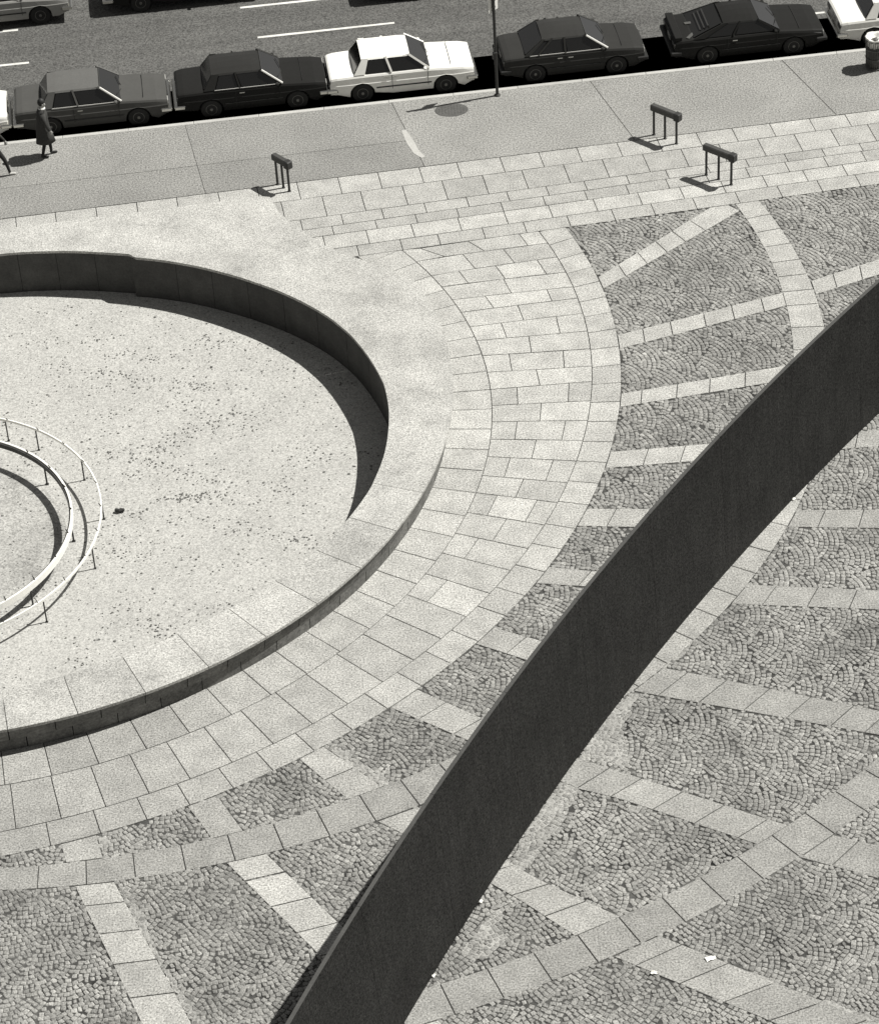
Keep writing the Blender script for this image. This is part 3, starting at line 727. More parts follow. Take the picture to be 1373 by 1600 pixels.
INALL = INP + INL
def rin(d):
    d = (d + 180) % 360 - 180
    xs = [a for a, b in INALL]; return float(np.interp(d, xs, [b for a, b in INALL]))
CH = lambda x: 0.1191 * x + 64.783
OUT = [(-3.96, 64.31), (-3.69, 63.41), (-2.56, 61.72), (-1.4, 60.75), (-0.18, 59.8)]
def rout(d):
    """outer edge of the rim: the circle, cut off straight along the sidewalk side"""
    r = 11.83; dx, dy = math.cos(R(d)), math.sin(R(d))
    den = dy - 0.1191 * dx
    if den > 0.2:
        q = (0.1191 * CA[0] + 64.783 - CA[1]) / den; r = min(r, q)
    dn = d % 360
    if 21.0 < dn < 51:
        for a, b in zip(OUT, OUT[1:]):
            ax, ay, bx, by = a[0] - CA[0], a[1] - CA[1], b[0] - CA[0], b[1] - CA[1]
            ta, tb = math.degrees(math.atan2(ay, ax)), math.degrees(math.atan2(by, bx))
            if tb <= dn <= ta:
                ex, ey = bx - ax, by - ay; den2 = dx * ey - dy * ex
                if abs(den2) > 1e-6: r = min(r, (ax * ey - ay * ex) / den2)
    return r
cj = [-137.5 + 7.2 * k for k in range(0, 27)] + [58.5]
cj = [c for c in cj if c < 55] + [58.5] + [58.5 + 8.2 * k for k in range(1, 20) if 58.5 + 8.2 * k < 218]
cj.append(-137.5 + 360)
def cpt(r, d): return (r * math.cos(R(d)), r * math.sin(R(d)))
for a0, a1 in zip(cj, cj[1:]):
    e = 0.004 if -26 < a0 < 160 else 0.02; N_ = 8
    ds = [a0 + e + (a1 - a0 - 2 * e) * k / N_ for k in range(N_ + 1)]
    soft = -26 < a0 < 160; gi = 0.1 if soft else 0.8
    P = [cpt(rout(d), d) for d in ds] + [cpt(rin(d), d) for d in reversed(ds)]
    if area(P) < 0: P = P[::-1]
    slab('coping_stone', P, RZ, 0.07, M_cope, fountain, 0.004 * gi, 0.001 if soft else 0.005, 1.0 + (random.gauss(0, 0.012) if soft else random.gauss(0, 0.045)), 0.0006)
# walls under the rim: inner face panels and outer face panels
def face_strip(name, f, a0, a1, z0, z1, m, tone, off=0.0, nseg=6, dz=0.0):
    bm = bmesh.new(); prev = None; e = 0.05
    for k in range(nseg + 1):
        d = a0 + e + (a1 - a0 - 2 * e) * k / nseg; r0, r1 = f(d)
        cols = [bm.verts.new((*cpt(r0, d), z0)), bm.verts.new((*cpt(r1, d), z1)), bm.verts.new((*cpt(r1 + off, d), z1)), bm.verts.new((*cpt(r0 + off, d), z0))]
        if prev:
            for j in range(4): bm.faces.new((prev[j], prev[(j + 1) % 4], cols[(j + 1) % 4], cols[j]))
        else: bm.faces.new(cols)
        prev = cols
    bm.faces.new(prev[::-1])
    return obj(name, bm, m, fountain, tone=tone)
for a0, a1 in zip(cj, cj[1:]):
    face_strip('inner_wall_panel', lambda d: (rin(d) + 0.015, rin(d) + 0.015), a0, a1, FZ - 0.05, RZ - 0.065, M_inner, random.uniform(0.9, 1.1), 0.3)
oj = [-137.5 + 4.8 * k for k in range(0, 76)]
for a0, a1 in zip(oj, oj[1:]):
    am = (a0 + a1) / 2 % 360
    rr = min(rout(a0), rout(a1))
    if rr < 11.7: f_ = lambda d: (rout(d) - 0.06, rout(d) - 0.04)
    else: f_ = lambda d: (11.71, 11.79)
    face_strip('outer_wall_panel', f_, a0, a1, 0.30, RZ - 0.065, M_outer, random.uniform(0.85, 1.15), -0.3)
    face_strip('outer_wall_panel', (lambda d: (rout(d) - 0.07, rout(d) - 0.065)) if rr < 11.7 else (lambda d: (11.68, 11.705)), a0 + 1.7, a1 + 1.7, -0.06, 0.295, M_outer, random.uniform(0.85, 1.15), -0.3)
bm = bmesh.new(); cvt = bm.verts.new((0, 0, FZ)); ring = [bm.verts.new((*cpt(rin(d) + 0.2, d), FZ)) for d in range(-180, 180, 2)]
for k in range(len(ring)): bm.faces.new((cvt, ring[k], ring[(k + 1) % len(ring)]))
fl = obj('basin_floor', bm, M_floor, fountain)
bm = bmesh.new(); lathe(bm, [(3.5, 0), (3.5, .004), (3.45, .006)], 72); o = obj('centre_floor', bm, M_floor2, fountain); o.location = (-12.15 - CA[0], 51.62 - CA[1], FZ)
# leaf litter and grit lying on the floor: uncountable
def litter():
    V = []; F = []
    lanes = [((-7.9, 45.9), (-4.9, 47.4)), ((-9.5, 45.4), (-6.8, 46.2)), ((-6.4, 52.4), (-2.6, 50.9)), ((-8.2, 55.2), (-5.2, 53.5)), ((-7.0, 54.8), (-4.6, 56.4)), ((-4.9, 47.6), (-3.0, 48.6)), ((-11.5, 44.9), (-8.8, 45.5)), ((-9.8, 58.9), (-5.0, 57.3)), ((-5.4, 47.2), (-7.4, 49.2)), ((-6.6, 52.9), (-5.1, 53.1))]
    pts = []
    for _ in range(4200): pts.append((random.uniform(-13.5, -0.9), random.uniform(44.5, 62), random.choice((0.008, 0.011, 0.014, 0.02)) * random.uniform(0.8, 1.2)))
    for a, b in lanes:
        for _ in range(90):
            q = lerp(a, b, random.random() ** 0.8); pts.append((q[0] + random.gauss(0, 0.22), q[1] + random.gauss(0, 0.10), random.uniform(0.012, 0.036)))
    for _ in range(380): pts.append((random.uniform(-13.5, -0.9), random.uniform(44.5, 62), random.uniform(0.022, 0.042)))
    for _ in range(90):
        cx, cy = random.uniform(-12, -1.5), random.uniform(45.5, 60.5)
        for _ in range(random.randint(5, 16)): pts.append((cx + random.gauss(0, 0.3), cy + random.gauss(0, 0.16), random.uniform(0.012, 0.034)))
    for x_, y_, s in pts:
        dx, dy = x_ - CA[0], y_ - CA[1]
        if math.hypot(dx, dy) > rin(math.degrees(math.atan2(dy, dx))) - 0.12: continue
        n = random.choice((4, 5)); b = len(V); a0 = random.uniform(0, 6.28); el = random.uniform(0.45, 1.0)
        for k in range(n):
            a = a0 + k * 6.283 / n; V.append((dx + s * math.cos(a), dy + s * el * math.sin(a), FZ + 0.006 + random.uniform(0, 0.012)))
        V.append((dx, dy, FZ + 0.012 + s * 0.5)); F += [(b + k, b + (k + 1) % n, b + n) for k in range(n)]
    return V, F
V, F = litter()
lt = vmesh('leaf_litter', V, F, M_litter); lt.location = (CA[0], CA[1], 0); tag(lt, 'specks of dry leaf litter and grit scattered over the basin floor', None, None, 'stuff')
# clump on the floor right of the pipes
bm = bmesh.new()
for _ in range(5): box(bm, (random.uniform(-0.07, 0.07), random.uniform(-0.02, 0.02), 0.05 + random.uniform(0, 0.03)), (0.12, 0.07, 0.06), random.uniform(-0.5, 0.5), 0.01)
o = obj('debris_block', bm, M_dark); o.location = (-7.47, 52.6, FZ); tag(o, 'small dark lump lying on the white basin floor beside the pipes', 'debris')

# water pipes: an outer spray ring on posts and a thicker inner ring
def circle_pts(r, z, n=96): return [(r * math.cos(k * 2 * math.pi / n), r * math.sin(k * 2 * math.pi / n), z) for k in range(n)]
PZ = 0.65
def band_ring(name, r, w, z0, z1, m, par, n=120):
    """a hoop of flat bar with a rectangular section"""
    bm = bmesh.new(); rg = []
    for k in range(n):
        c_, s_ = math.cos(k * 2 * math.pi / n), math.sin(k * 2 * math.pi / n)
        rg.append([bm.verts.new((rr * c_, rr * s_, z)) for rr, z in ((r, z0), (r + w, z0), (r + w, z1), (r, z1))])
    for k in range(n):
        A_, B_ = rg[k], rg[(k + 1) % n]
        for j in range(4): bm.faces.new((A_[j], A_[(j + 1) % 4], B_[(j + 1) % 4], B_[j]))
    return obj(name, bm, m, par)
pr = empty('spray_ring', (-12.2, 51.72, FZ), label='thin outer white spray hoop standing on slim posts in the basin', cat='spray hoop')
band_ring('hoop', 4.40, .035, PZ - .045, PZ + .015, M_white, pr)
for d in [53.4, 30.3, 8.6, -15.2, -42] + [-65 - 23 * k for k in range(11)]:
    bm = bmesh.new(); x_, y_ = cpt(4.42, d); tube(bm, [(x_, y_, 0), (x_, y_, PZ - 0.04)], 0.017, 6); box(bm, (x_, y_, 0.006), (0.06, 0.06, 0.012)); obj('post', bm, M_dark, pr)
for k in range(30):
    d = 4 + k * 12; bm = bmesh.new(); x_, y_ = cpt(4.42, d); x2, y2 = cpt(4.36, d)
    tube(bm, [(x_, y_, PZ), (x2, y2, PZ + 0.10)], [0.014, 0.009], 6); obj('nozzle', bm, M_dark, pr)
ir = empty('spray_ring', (-12.15, 51.62, FZ), label='deeper inner white hoop ring round the centre of the basin', cat='spray hoop')
band_ring('hoop', 3.66, .05, PZ - .17, PZ, M_white, ir)
band_ring('inner_shade_band', 3.62, .035, PZ - .15, PZ - .03, M_rail, ir)  # dark band stands in for shade on the hoop's inner face
for d in [38, 0, -38, -70] + [-105 - 36 * k for k in range(6)]:
    bm = bmesh.new(); x_, y_ = cpt(3.66, d); tube(bm, [(x_, y_, 0), (x_, y_, PZ - 0.15)], 0.022, 6); box(bm, (x_, y_, 0.006), (0.08, 0.08, 0.012)); obj('post', bm, M_dark, ir)
for k in range(26):
    d = 6 + k * 13.85; bm = bmesh.new(); x_, y_ = cpt(3.68, d); x2, y2 = cpt(3.63, d)
    tube(bm, [(x_, y_, PZ), (x2, y2, PZ + 0.10)], [0.016, 0.011], 6); obj('nozzle', bm, M_dark, ir)
# ------------------------------------------------------------------ vehicles
WHEEL_R = 0.30
def wheel_meshes():
    bm = bmesh.new(); r = WHEEL_R; w = 0.09
    lathe(bm, [(r * .62, -w), (r * .93, -w), (r, -w * .6), (r, w * .6), (r * .93, w), (r * .62, w)], 22, (0, 0, 0), 'Y'); bmesh.ops.recalc_face_normals(bm, faces=bm.faces)
    t = bpy.data.meshes.new('tyre'); bm.to_mesh(t); bm.free(); t.materials.append(M_tyre)
    bm = bmesh.new(); lathe(bm, [(r * .62, w * .55), (r * .62, w * .95), (r * .5, w * 1.02), (r * .42, w * .8), (r * .18, w * .9), (r * .12, w * 1.15)], 18, (0, 0, 0), 'Y'); bmesh.ops.recalc_face_normals(bm, faces=bm.faces)
    h = bpy.data.meshes.new('hubcap'); bm.to_mesh(h); bm.free(); h.materials.append(M_hub)
    return t, h
TY, HB = wheel_meshes()
def car(name, loc, rz, label, cat, body, roof=None, L=4.2, W=1.66, belt=0.86, hood=0.80, hood_b=0.86, trunk=0.84, roof_z=1.28, xr0=.17, xr1=.235, xw1=.56, xw0=.70, doors=2, trim=False, spoiler=False, chrome=True, flip=1, quarter=False, dark_bumper=False, group=None, wf=.80, wr=.22, vinyl=None):
    t = empty(name, loc, rz, label=label, cat=cat, group=group)
    h = W / 2; X = lambda f: -L / 2 + f * L
    xf, xr = X(wf), X(wr); AR = 0.355
    xs = sorted(set([round(v, 4) for v in [X(0.012), X(0.0), X(0.05), X(xr0), X((xr0 + xw0) / 2), X(xw0), X(0.93), X(0.985), X(1.0)]] + [round(c + AR * math.cos(a * math.pi / 8), 4) for c in (xf, xr) for a in range(9)]))
    def topz(x):
        f = (x + L / 2) / L
        return float(np.interp(f, [0, .02, xr0, xr0 + .03, xw0 - .02, xw0, .93, 1], [trunk - .05, trunk, trunk + .02, belt, belt, hood_b, hood, hood - .05]))
    def bot(x):
        z = 0.21 + (0.10 if x < X(0.06) or x > X(0.95) else 0)
        for c in (xf, xr):
            if abs(x - c) < AR: z = max(z, 0.28 + math.sqrt(max(0, AR * AR - (x - c) ** 2)))
        return z
    bm = bmesh.new(); secs = []
    for x in xs:
        zt, zb = topz(x), bot(x); f = (x + L / 2) / L
        tap = 1 - 0.05 * max(0, (f - .86) / .14) ** 2 - 0.05 * max(0, (.1 - f) / .1) ** 2
        w = h * tap
        def cl(z): return max(z, zb)
        half = [(w - .05, zb), (w - .015, cl(.34)), (w, cl(.50)), (w, cl(.60)), (w - .012, cl(.62)), (w - .03, max(zt - .07, zb)), (w - .06, max(zt - .02, zb)), (w - .12, zt), (w * .5, zt + .018), (0, zt + .022)]
        secs.append([bm.verts.new((x, y, z)) for y, z in half] + [bm.verts.new((x, -y, z)) for y, z in half[-2::-1]])
    for A_, B_ in zip(secs, secs[1:]):
        for k in range(len(A_) - 1): bm.faces.new((A_[k], B_[k], B_[k + 1], A_[k + 1]))
        bm.faces.new((A_[0], A_[-1], B_[-1], B_[0]))
    bm.faces.new(secs[0]); bm.faces.new(secs[-1][::-1])
    obj('body', bm, body, t)
    # cabin: pillars and roof as a hollow-looking frame, panes set into it
    hb, ht = h - .07, h - .235
    zb, zt = belt + .005, roof_z
    def cp(u, v, s):          # u along 0..1 (rear->front), v 0 belt..1 roof
        xb = X(xr0) + (X(xw0) - X(xr0)) * u; xt = X(xr1) + (X(xw1) - X(xr1)) * u
        bow = 0.05 * (1 - (2 * u - 1) ** 2) * v
        return Vector((xb + (xt - xb) * v, s * (hb + (ht - hb) * v), zb + (zt - zb) * v + 0.0 * bow))
    rm = roof or body
    bm = bmesh.new(); rows_ = []
    for k in range(7):
        u = k / 6; x = X(xr1) - .03 + (X(xw1) - X(xr1) + .05) * u; cr = .035 * (1 - (2 * u - 1) ** 2)
        e_ = 0.03 if k in (0, 6) else 0
        rows_.append([bm.verts.new((x, y, z)) for y, z in ((-ht - .02, zt - .045), (-ht + .02 + e_, zt - .005 - e_ * .4), (-ht * .5, zt + .012 + cr), (0, zt + .022 + cr), (ht * .5, zt + .012 + cr), (ht - .02 - e_, zt - .005 - e_ * .4), (ht + .02, zt - .045))])
    for A_, B_ in zip(rows_, rows_[1:]):
        for k in range(6): bm.faces.new((A_[k], B_[k], B_[k + 1], A_[k + 1]))
        bm.faces.new((A_[6], B_[6], B_[0], A_[0]))
    bm.faces.new(rows_[0]); bm.faces.new(rows_[-1][::-1])
    obj('roof', bm, rm, t)
    # inner dark volume so the cabin is not see-through
    bm = bmesh.new(); q = [cp(u, v, s) for (u, v) in ((0, 0), (1, 0), (1, 1), (0, 1)) for s in (-1, 1)]
    def insetp(p): return Vector((p.x * .985, p.y * .96, p.z - .02))
    vs = [bm.verts.new(insetp(p)) for p in q]
    for f in ((0, 2, 4, 6), (1, 7, 5, 3), (0, 1, 3, 2), (2, 3, 5, 4), (4, 5, 7, 6), (6, 7, 1, 0)): bm.faces.new([vs[i] for i in f])
    obj('interior', bm, M_rubber, t)
    def bar(a, b, w_, d_=.05):
        a, b = Vector(a), Vector(b); dv = b - a; L_ = dv.length; zax = dv.normalized(); xax = Vector((1, 0, 0)); xax = (xax - zax * xax.dot(zax)).normalized(); yax = zax.cross(xax)
        pil = bmesh.new(); box(pil, (a + b) / 2, (w_, d_, L_), rot=Matrix((xax, yax, zax)).transposed()); obj('pillar', pil, rm, t)
    cw = 0.14 if not quarter else .06
    for s in (-1, 1):
        bar(cp(.985, -.02, s), cp(.985, 1, s), .055)
        # broad rear pillar panel
        P = [cp(0.0, 0, s), cp(cw, 0, s), cp(cw * .95, 1, s), cp(0.0, 1, s)]
        pil = bmesh.new(); vs = [pil.verts.new(p + Vector((0, s * d, 0))) for d in (.012, -.03) for p in P]
        pil.faces.new(vs[:4]); pil.faces.new(vs[4:][::-1])
        for k in range(4): pil.faces.new((vs[k], vs[(k + 1) % 4], vs[4 + (k + 1) % 4], vs[4 + k]))
        obj('pillar', pil, rm, t)
        bm_u = .49 if doors == 4 else .46
        bar(cp(bm_u, 0, s), cp(bm_u + .01, 1, s), .06 if doors == 4 else .05)
        if quarter: bar(cp(.16, 0, s), cp(.22, 1, s), .05)
    def pane(nm, pts, off):
        bm = bmesh.new(); P = [Vector(p) for p in pts]; n_ = (P[1] - P[0]).cross(P[2] - P[0]).normalized()
        c_ = sum(P, Vector()) / len(P)
        if n_.dot(c_ - Vector((0, 0, .9))) < 0: n_ = -n_
        vs = [bm.verts.new(p + n_ * d) for d in (off, off - .012) for p in P]; m_ = len(P)
        bm.faces.new(vs[:m_]); bm.faces.new(vs[m_:][::-1])
        for k in range(m_): bm.faces.new((vs[k], vs[(k + 1) % m_], vs[m_ + (k + 1) % m_], vs[m_ + k]))
        return obj(nm, bm, M_glass, t)
    def q4(u0, u1, v0, v1, s): return [cp(u0, v0, s), cp(u1, v0, s), cp(u1, v1, s), cp(u0, v1, s)]
    for s in (-1, 1):
        if quarter: pane('side_window', q4(.05, .15, .06, .8, s), -.006)
        pane('side_window', q4(cw + .015 if not quarter else .19, bm_u - .025, .05, .93, s), -.006)
        pane('side_window', q4(bm_u + .03, .965, .05, .93, s), -.006)
    def cross(u, v, y): a = cp(u, v, 1); return Vector((a.x, a.y * y, a.z))
    ws = [cross(1, .03, -.93), cross(1, .03, .93), cross(1, .95, .95), cross(1, .95, -.95)]
    rw = [cross(0, .05, -.90), cross(0, .05, .90), cross(0, .93, .90), cross(0, .93, -.90)]
    pane('windshield', ws, .012); pane('rear_window', rw, .012)
    if trim:
        for P in (ws, rw):
            bm = bmesh.new()
            for a, b in zip(P, P[1:] + P[:1]): tube(bm, [a + Vector((.012, 0, .012)), b + Vector((.012, 0, .012))], .006, 5)
            obj('window_trim', bm, M_hub, t)
        bm = bmesh.new()
        for s in (-1,):
            tube(bm, [cp(1.0, 0.02, s) + Vector((.012, s * .02, .012)), cp(1.0, .96, s) + Vector((.012, s * .02, .012))], .028, 6)
            obj('window_trim', bm, M_bright, t); bm = bmesh.new()
            tube(bm, [cp(cw, 0.02, s) + Vector((0, s * .02, 0)), cp(.98, .02, s) + Vector((0, s * .02, 0))], .007, 5)
        obj('window_trim', bm, M_bright if trim else M_chrome, t)
    # bumpers, lamps, grille, trims
    bmt = M_rubber if dark_bumper else M_chrome
    for s, nm in ((1, 'front'), (-1, 'rear')):
        bm = bmesh.new(); xx = s * (L / 2 + .045)
        box(bm, (xx, 0, .45), (.13, W * .97, .13), 0, .03)
        for sy in (-1, 1): box(bm, (s * (L / 2 - .05), sy * (W / 2 - .035), .45), (.32, .09, .12), 0, .025)
        obj('bumper', bm, bmt, t)
    for sy in (-1, 1):
        bm = bmesh.new(); box(bm, (L / 2 - .01, sy * (h - .22), hood - .14), (.06, .26, .13), 0, .012); obj('headlight', bm, M_lamp, t)
        bm = bmesh.new(); box(bm, (-L / 2 + .005, sy * (h - .21), trunk - .16), (.05, .3, .14), 0, .012); obj('taillight', bm, M_tail, t)
        bm = bmesh.new(); box(bm, (X(xw0) - .16, sy * (h + .03), belt + .05), (.09, .12, .08), 0, .02); obj('mirror', bm, M_rubber if not chrome else rm, t)
        bm = bmesh.new(); box(bm, (X((wf + wr) / 2), sy * (h + .004), .45), (L * (wf - wr) - .8, .022, .035), 0, .006); obj('side_moulding', bm, M_rubber, t)
        # door outlines as real grooves filled with a dark strip
        for u in ((bm_u, .96) if doors == 4 else (.40, .96)):
            bm = bmesh.new(); c0 = cp(u, 0, sy); box(bm, (c0.x, sy * (h - .004), .58), (.012, .014, .42)); obj('door_gap', bm, M_rubber, t)
        for u in ((bm_u - .07, .55) if doors == 4 else (.48,)):
            bm = bmesh.new(); c0 = cp(u, 0, sy); box(bm, (c0.x, sy * (h - .005), belt - .12), (.15, .03, .03), 0, .008); obj('door_handle', bm, M_chrome, t)
    bm = bmesh.new(); box(bm, (L / 2 + .002, 0, hood - .14), (.04, W - .9, .13), 0, .01); obj('grille', bm, M_rubber, t)
    bm = bmesh.new(); box(bm, (-L / 2 - .004, 0, trunk - .2), (.03, .34, .14), 0, .006); obj('licence_plate', bm, M_lamp, t)
    bm = bmesh.new(); box(bm, (X(.845), 0, (hood + hood_b) / 2 + .026), (.012, W - .35, .006)); obj('hood_seam', bm, M_rubber, t)
    bm = bmesh.new()
    for sy in (-1, 1): tube(bm, [(X(xw0) + .02, sy * .1, belt + .04), (X(xw0) - .10, sy * .52, belt + .12)], .009, 5)
    obj('wiper', bm, M_rubber, t)
    if spoiler:
        bm = bmesh.new(); box(bm, (X(.03), 0, trunk + .08), (.22, W - .2, .04), 0, .015)
        for sy in (-1, 1): box(bm, (X(.03), sy * (h - .15), trunk + .03), (.2, .1, .1), 0, .015)
        obj('spoiler', bm, body, t)
        bm = bmesh.new()
        for k in range(3): box(bm, (X(xr0) + .28 + k * .11, 0, belt + .14 + k * .055), (.05, W - .72, .02), 0, .006)
        obj('window_louvre', bm, M_rubber, t)
        bm = bmesh.new(); box(bm, (X(.115), -h + .28, trunk + .035), (.34, .10, .012), .9, .003); box(bm, (X(.16), .12, trunk + .06), (.46, .12, .012), .05, .003); obj('reflection_bar', bm, M_hub, t)  # pale bars stand in for bright reflections at the tail
    for (x, s) in ((xf, -1), (xf, 1), (xr, -1), (xr, 1)):
        w_ = link('wheel', TY, None, t); w_.location = (x, s * (h - .10), WHEEL_R); w_.rotation_euler = (0, random.uniform(0, 3), 0 if s > 0 else math.pi)
        hc = link('hubcap', HB, None, w_)
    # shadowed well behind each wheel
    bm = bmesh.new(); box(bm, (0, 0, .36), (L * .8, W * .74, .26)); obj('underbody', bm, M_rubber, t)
    return t

RA = math.atan(0.0902)
def park(xc, off=0.24, W=1.66):
    """centre of a car parked along the curb, its curb side `off` from the stones"""
    y = CURB(xc) + (off + W / 2) / math.cos(RA); return (xc, y, ROAD_Z)
P_white = paint('white_car_paint', 0.78); P_black = paint('black_car_paint', 0.018, 0.4); P_char = paint('charcoal_car_paint', 0.028, 0.4)
P_greyroof = mat('grey_vinyl_roof', 0.10, 0.12, 24, 0.08, 1.5, 0.75); P_greyhood = paint('dull_grey_car_paint', 0.075, 0.45); P_brown = paint('dark_bronze_car_paint', 0.034, 0.4); P_sport = paint('dark_sports_car_paint', 0.018, 0.4)
P_tan = paint('tan_van_paint', 0.3); P_cream = paint('cream_car_paint', 0.7)
GP = 'cars parked along the curb'
car('parked_car', park(-13.50), RA, 'white car cut off by the left edge, only its nose showing at the curb', 'car', P_white, group=GP)
car('parked_car', park(-9.05, .22), RA, 'dark two-door sedan with dull grey roof and hood, behind the person in the coat', 'car', P_greyhood, P_greyroof, trim=True, group=GP, L=4.25, belt=.84)
car('parked_car', park(-4.57, .22), RA, 'black two-door sedan with bright windshield trim, directly behind the white sedan', 'car', P_black, P_char, trim=True, group=GP, L=4.2, xr0=.18, xr1=.25, xw1=.57, xw0=.71)
car('parked_car', park(-0.34, .20), RA, 'white four-door sedan with dark windows, the whole car visible, parked at the curb', 'car', P_white, L=4.08, doors=4, group=GP, dark_bumper=False)
car('parked_car', park(4.55, .22), RA, 'dark four-door hatchback with light window trims behind the sign pole', 'car', P_brown, L=4.02, doors=4, trim=True, quarter=True, xr0=.15, xr1=.29, xw1=.585, xw0=.74, roof_z=1.27, group=GP, dark_bumper=True)
car('parked_car', park(9.56, .22, 1.75), RA, 'black low sports coupe with long hood and rear spoiler', 'car', P_sport, L=4.3, W=1.75, belt=.82, hood=.74, hood_b=.82, trunk=.82, roof_z=1.17, xr0=.12, xr1=.34, xw1=.565, xw0=.71, spoiler=True, trim=False, group=GP, dark_bumper=True)
car('parked_car', park(14.35, .25), RA, 'pale cream sedan cut off by the right edge, trunk and tail visible', 'car', P_cream, L=4.3, doors=4, group=GP)
GM = 'vehicles driving in the far lanes'
def lane(x, y): return (x, y, ROAD_Z)
car('passing_car', lane(-12.3, 76.95), RA, 'tan car at the top left corner, only wheel and lower side showing', 'car', P_tan, L=4.3, W=1.75, group=GM)
car('passing_car', lane(-6.75, 77.55), RA, 'dark car at the top edge left of centre, only its shaded underside showing', 'car', P_black, L=4.6, W=1.75, group=GM)
car('passing_car', lane(1.0, 77.20), RA, 'dark car at the top edge above the white sedan, only a sliver showing', 'car', P_char, L=4.5, W=1.75, group=GM)

# ------------------------------------------------------------------ people
def skin_mesh(name, verts, edges, radii, levels=2):
    me = bpy.data.meshes.new(name + '_src'); me.from_pydata(verts, edges, []); o = bpy.data.objects.new(name + '_src', me); COL.objects.link(o)
    md = o.modifiers.new('skin', 'SKIN'); md.use_smooth_shade = True
    o.modifiers.new('sub', 'SUBSURF').levels = levels
    sv = me.skin_vertices[0].data
    for i, r in enumerate(radii): sv[i].radius = (r, r) if not isinstance(r, tuple) else r
    sv[0].use_root = True
    dg = bpy.context.evaluated_depsgraph_get(); ev = o.evaluated_get(dg); out = bpy.data.meshes.new_from_object(ev)
    bpy.data.objects.remove(o); out.name = name
    for p in out.polygons: p.use_smooth = True
    return out
def person(loc, rz, label, coat, hairstyle, stride, coat_hem, m_leg, m_shoe, m_coat):
    t = empty('person', loc, rz, label=label, cat='person')
    s1, s2 = stride
    V = [(0, 0, .95)]; E = []; Rr = [(.15, .11)]
    def add(p, par, r): V.append(p); Rr.append(r); E.append((par, len(V) - 1)); return len(V) - 1
    a = add((0.01, 0, 1.12), 0, (.135, .105)); b = add((.02, 0, 1.32), a, (.16, .11)); c = add((.03, 0, 1.45), b, (.10, .08)); d = add((.045, 0, 1.53), c, .055); e = add((.07, 0, 1.60), d, (.075, .085)); f = add((.075, 0, 1.70), e, (.08, .09))
    add((.07, 0, 1.74), f, .05); add((.165, 0, 1.625), e, .018)
    for s, st in ((1, s1), (-1, s2)):
        h_ = add((0, s * .09, .90), 0, .095); k_ = add((st * .55 + .05, s * .095, .49), h_, .062); an = add((st, s * .095, .10), k_, .042)
        he = add((st - .03, s * .095, .05), an, .04); add((st + .17, s * .105, .035), he, (.035, .03))
        sh = add((.03, s * .17, 1.42), c, .06); el = add((-st * .35, s * .23, 1.15), sh, .045); wr = add((-st * .5 + .10, s * .23, .92), el, .03)
        pl = add((-st * .5 + .12, s * .23, .85), wr, .034)
        for q in range(4): k0 = add((-st * .5 + .15 - q * .02, s * .23 + 0.0, .80 - .003 * abs(q - 1.5)), pl, .011); add((-st * .5 + .155 - q * .02, s * .222, .755 + .005 * abs(q - 1.5)), k0, .008)
        th = add((-st * .5 + .165, s * .215, .845), pl, .012); add((-st * .5 + .185, s * .21, .81), th, .009)
    me = skin_mesh('body', V, E, Rr)
    me.materials.append(M_skin); me.materials.append(m_leg); me.materials.append(m_shoe); me.materials.append(m_coat)
    for p in me.polygons:
        z = p.center.z; y = abs(p.center.y)
        if z < .085: p.material_index = 2
        elif z < .93 and y < .185: p.material_index = 1
        elif z > 1.50: p.material_index = 0
        elif z < .90 and y >= .185: p.material_index = 0
        else: p.material_index = 3
    bo = link('body', me, None, t)
    bm = bmesh.new(); bmesh.ops.create_icosphere(bm, subdivisions=3, radius=1.0)
    for v in bm.verts:
        n_ = v.co.copy(); v.co = Vector((n_.x * .105, n_.y * .098, n_.z * .12))
        if n_.z < -.1 and n_.x > .1: v.co *= .8
    o = obj('hair', bm, M_hair, t, True); o.location = (.055, 0, 1.69)
    for s in (-1, 1):
        bm = bmesh.new(); bmesh.ops.create_icosphere(bm, subdivisions=2, radius=.011); o = obj('eye', bm, M_hair, t, True); o.location = (.155, s * .034, 1.665)
        bm = bmesh.new(); box(bm, (.075, s * .088, 1.64), (.04, .02, .06), 0, .008); obj('ear', bm, M_skin, t)
    bm = bmesh.new(); box(bm, (.148, 0, 1.575), (.012, .05, .012), 0, .003); obj('mouth', bm, M_coat, t)
    if coat:
        bm = bmesh.new(); rings = []
        for z, rx, ry, cx in ((coat_hem, .27, .25, .02), (coat_hem + .2, .235, .225, .015), (.95, .19, .205, .0), (1.15, .165, .195, .01), (1.33, .16, .215, .02), (1.44, .12, .19, .03), (1.50, .075, .09, .04)):
            rings.append([bm.verts.new((cx + rx * math.cos(k * math.pi / 12) * (1 + (.06 * math.sin(k * 5) if z < .9 else 0)), ry * math.sin(k * math.pi / 12), z)) for k in range(24)])
        for A_, B_ in zip(rings, rings[1:]):
            for k in range(24): bm.faces.new((A_[k], A_[(k + 1) % 24], B_[(k + 1) % 24], B_[k]))
        bm.faces.new(rings[0][::-1])
        obj('coat', bm, m_coat, t, True)
        bm = bmesh.new(); lathe(bm, [(.085, -.03), (.10, 0), (.085, .035), (.07, .03)], 16); o = obj('collar', bm, M_shirt, t, True); o.location = (.05, 0, 1.50)
        for s, st in ((1, s1), (-1, s2)):
            bm = bmesh.new(); tube(bm, [(.03, s * .175, 1.42), (-st * .35, s * .24, 1.15), (-st * .5 + .10, s * .24, .93)], [.085, .07, .055], 10); obj('sleeve', bm, m_coat, t, True)
    return t
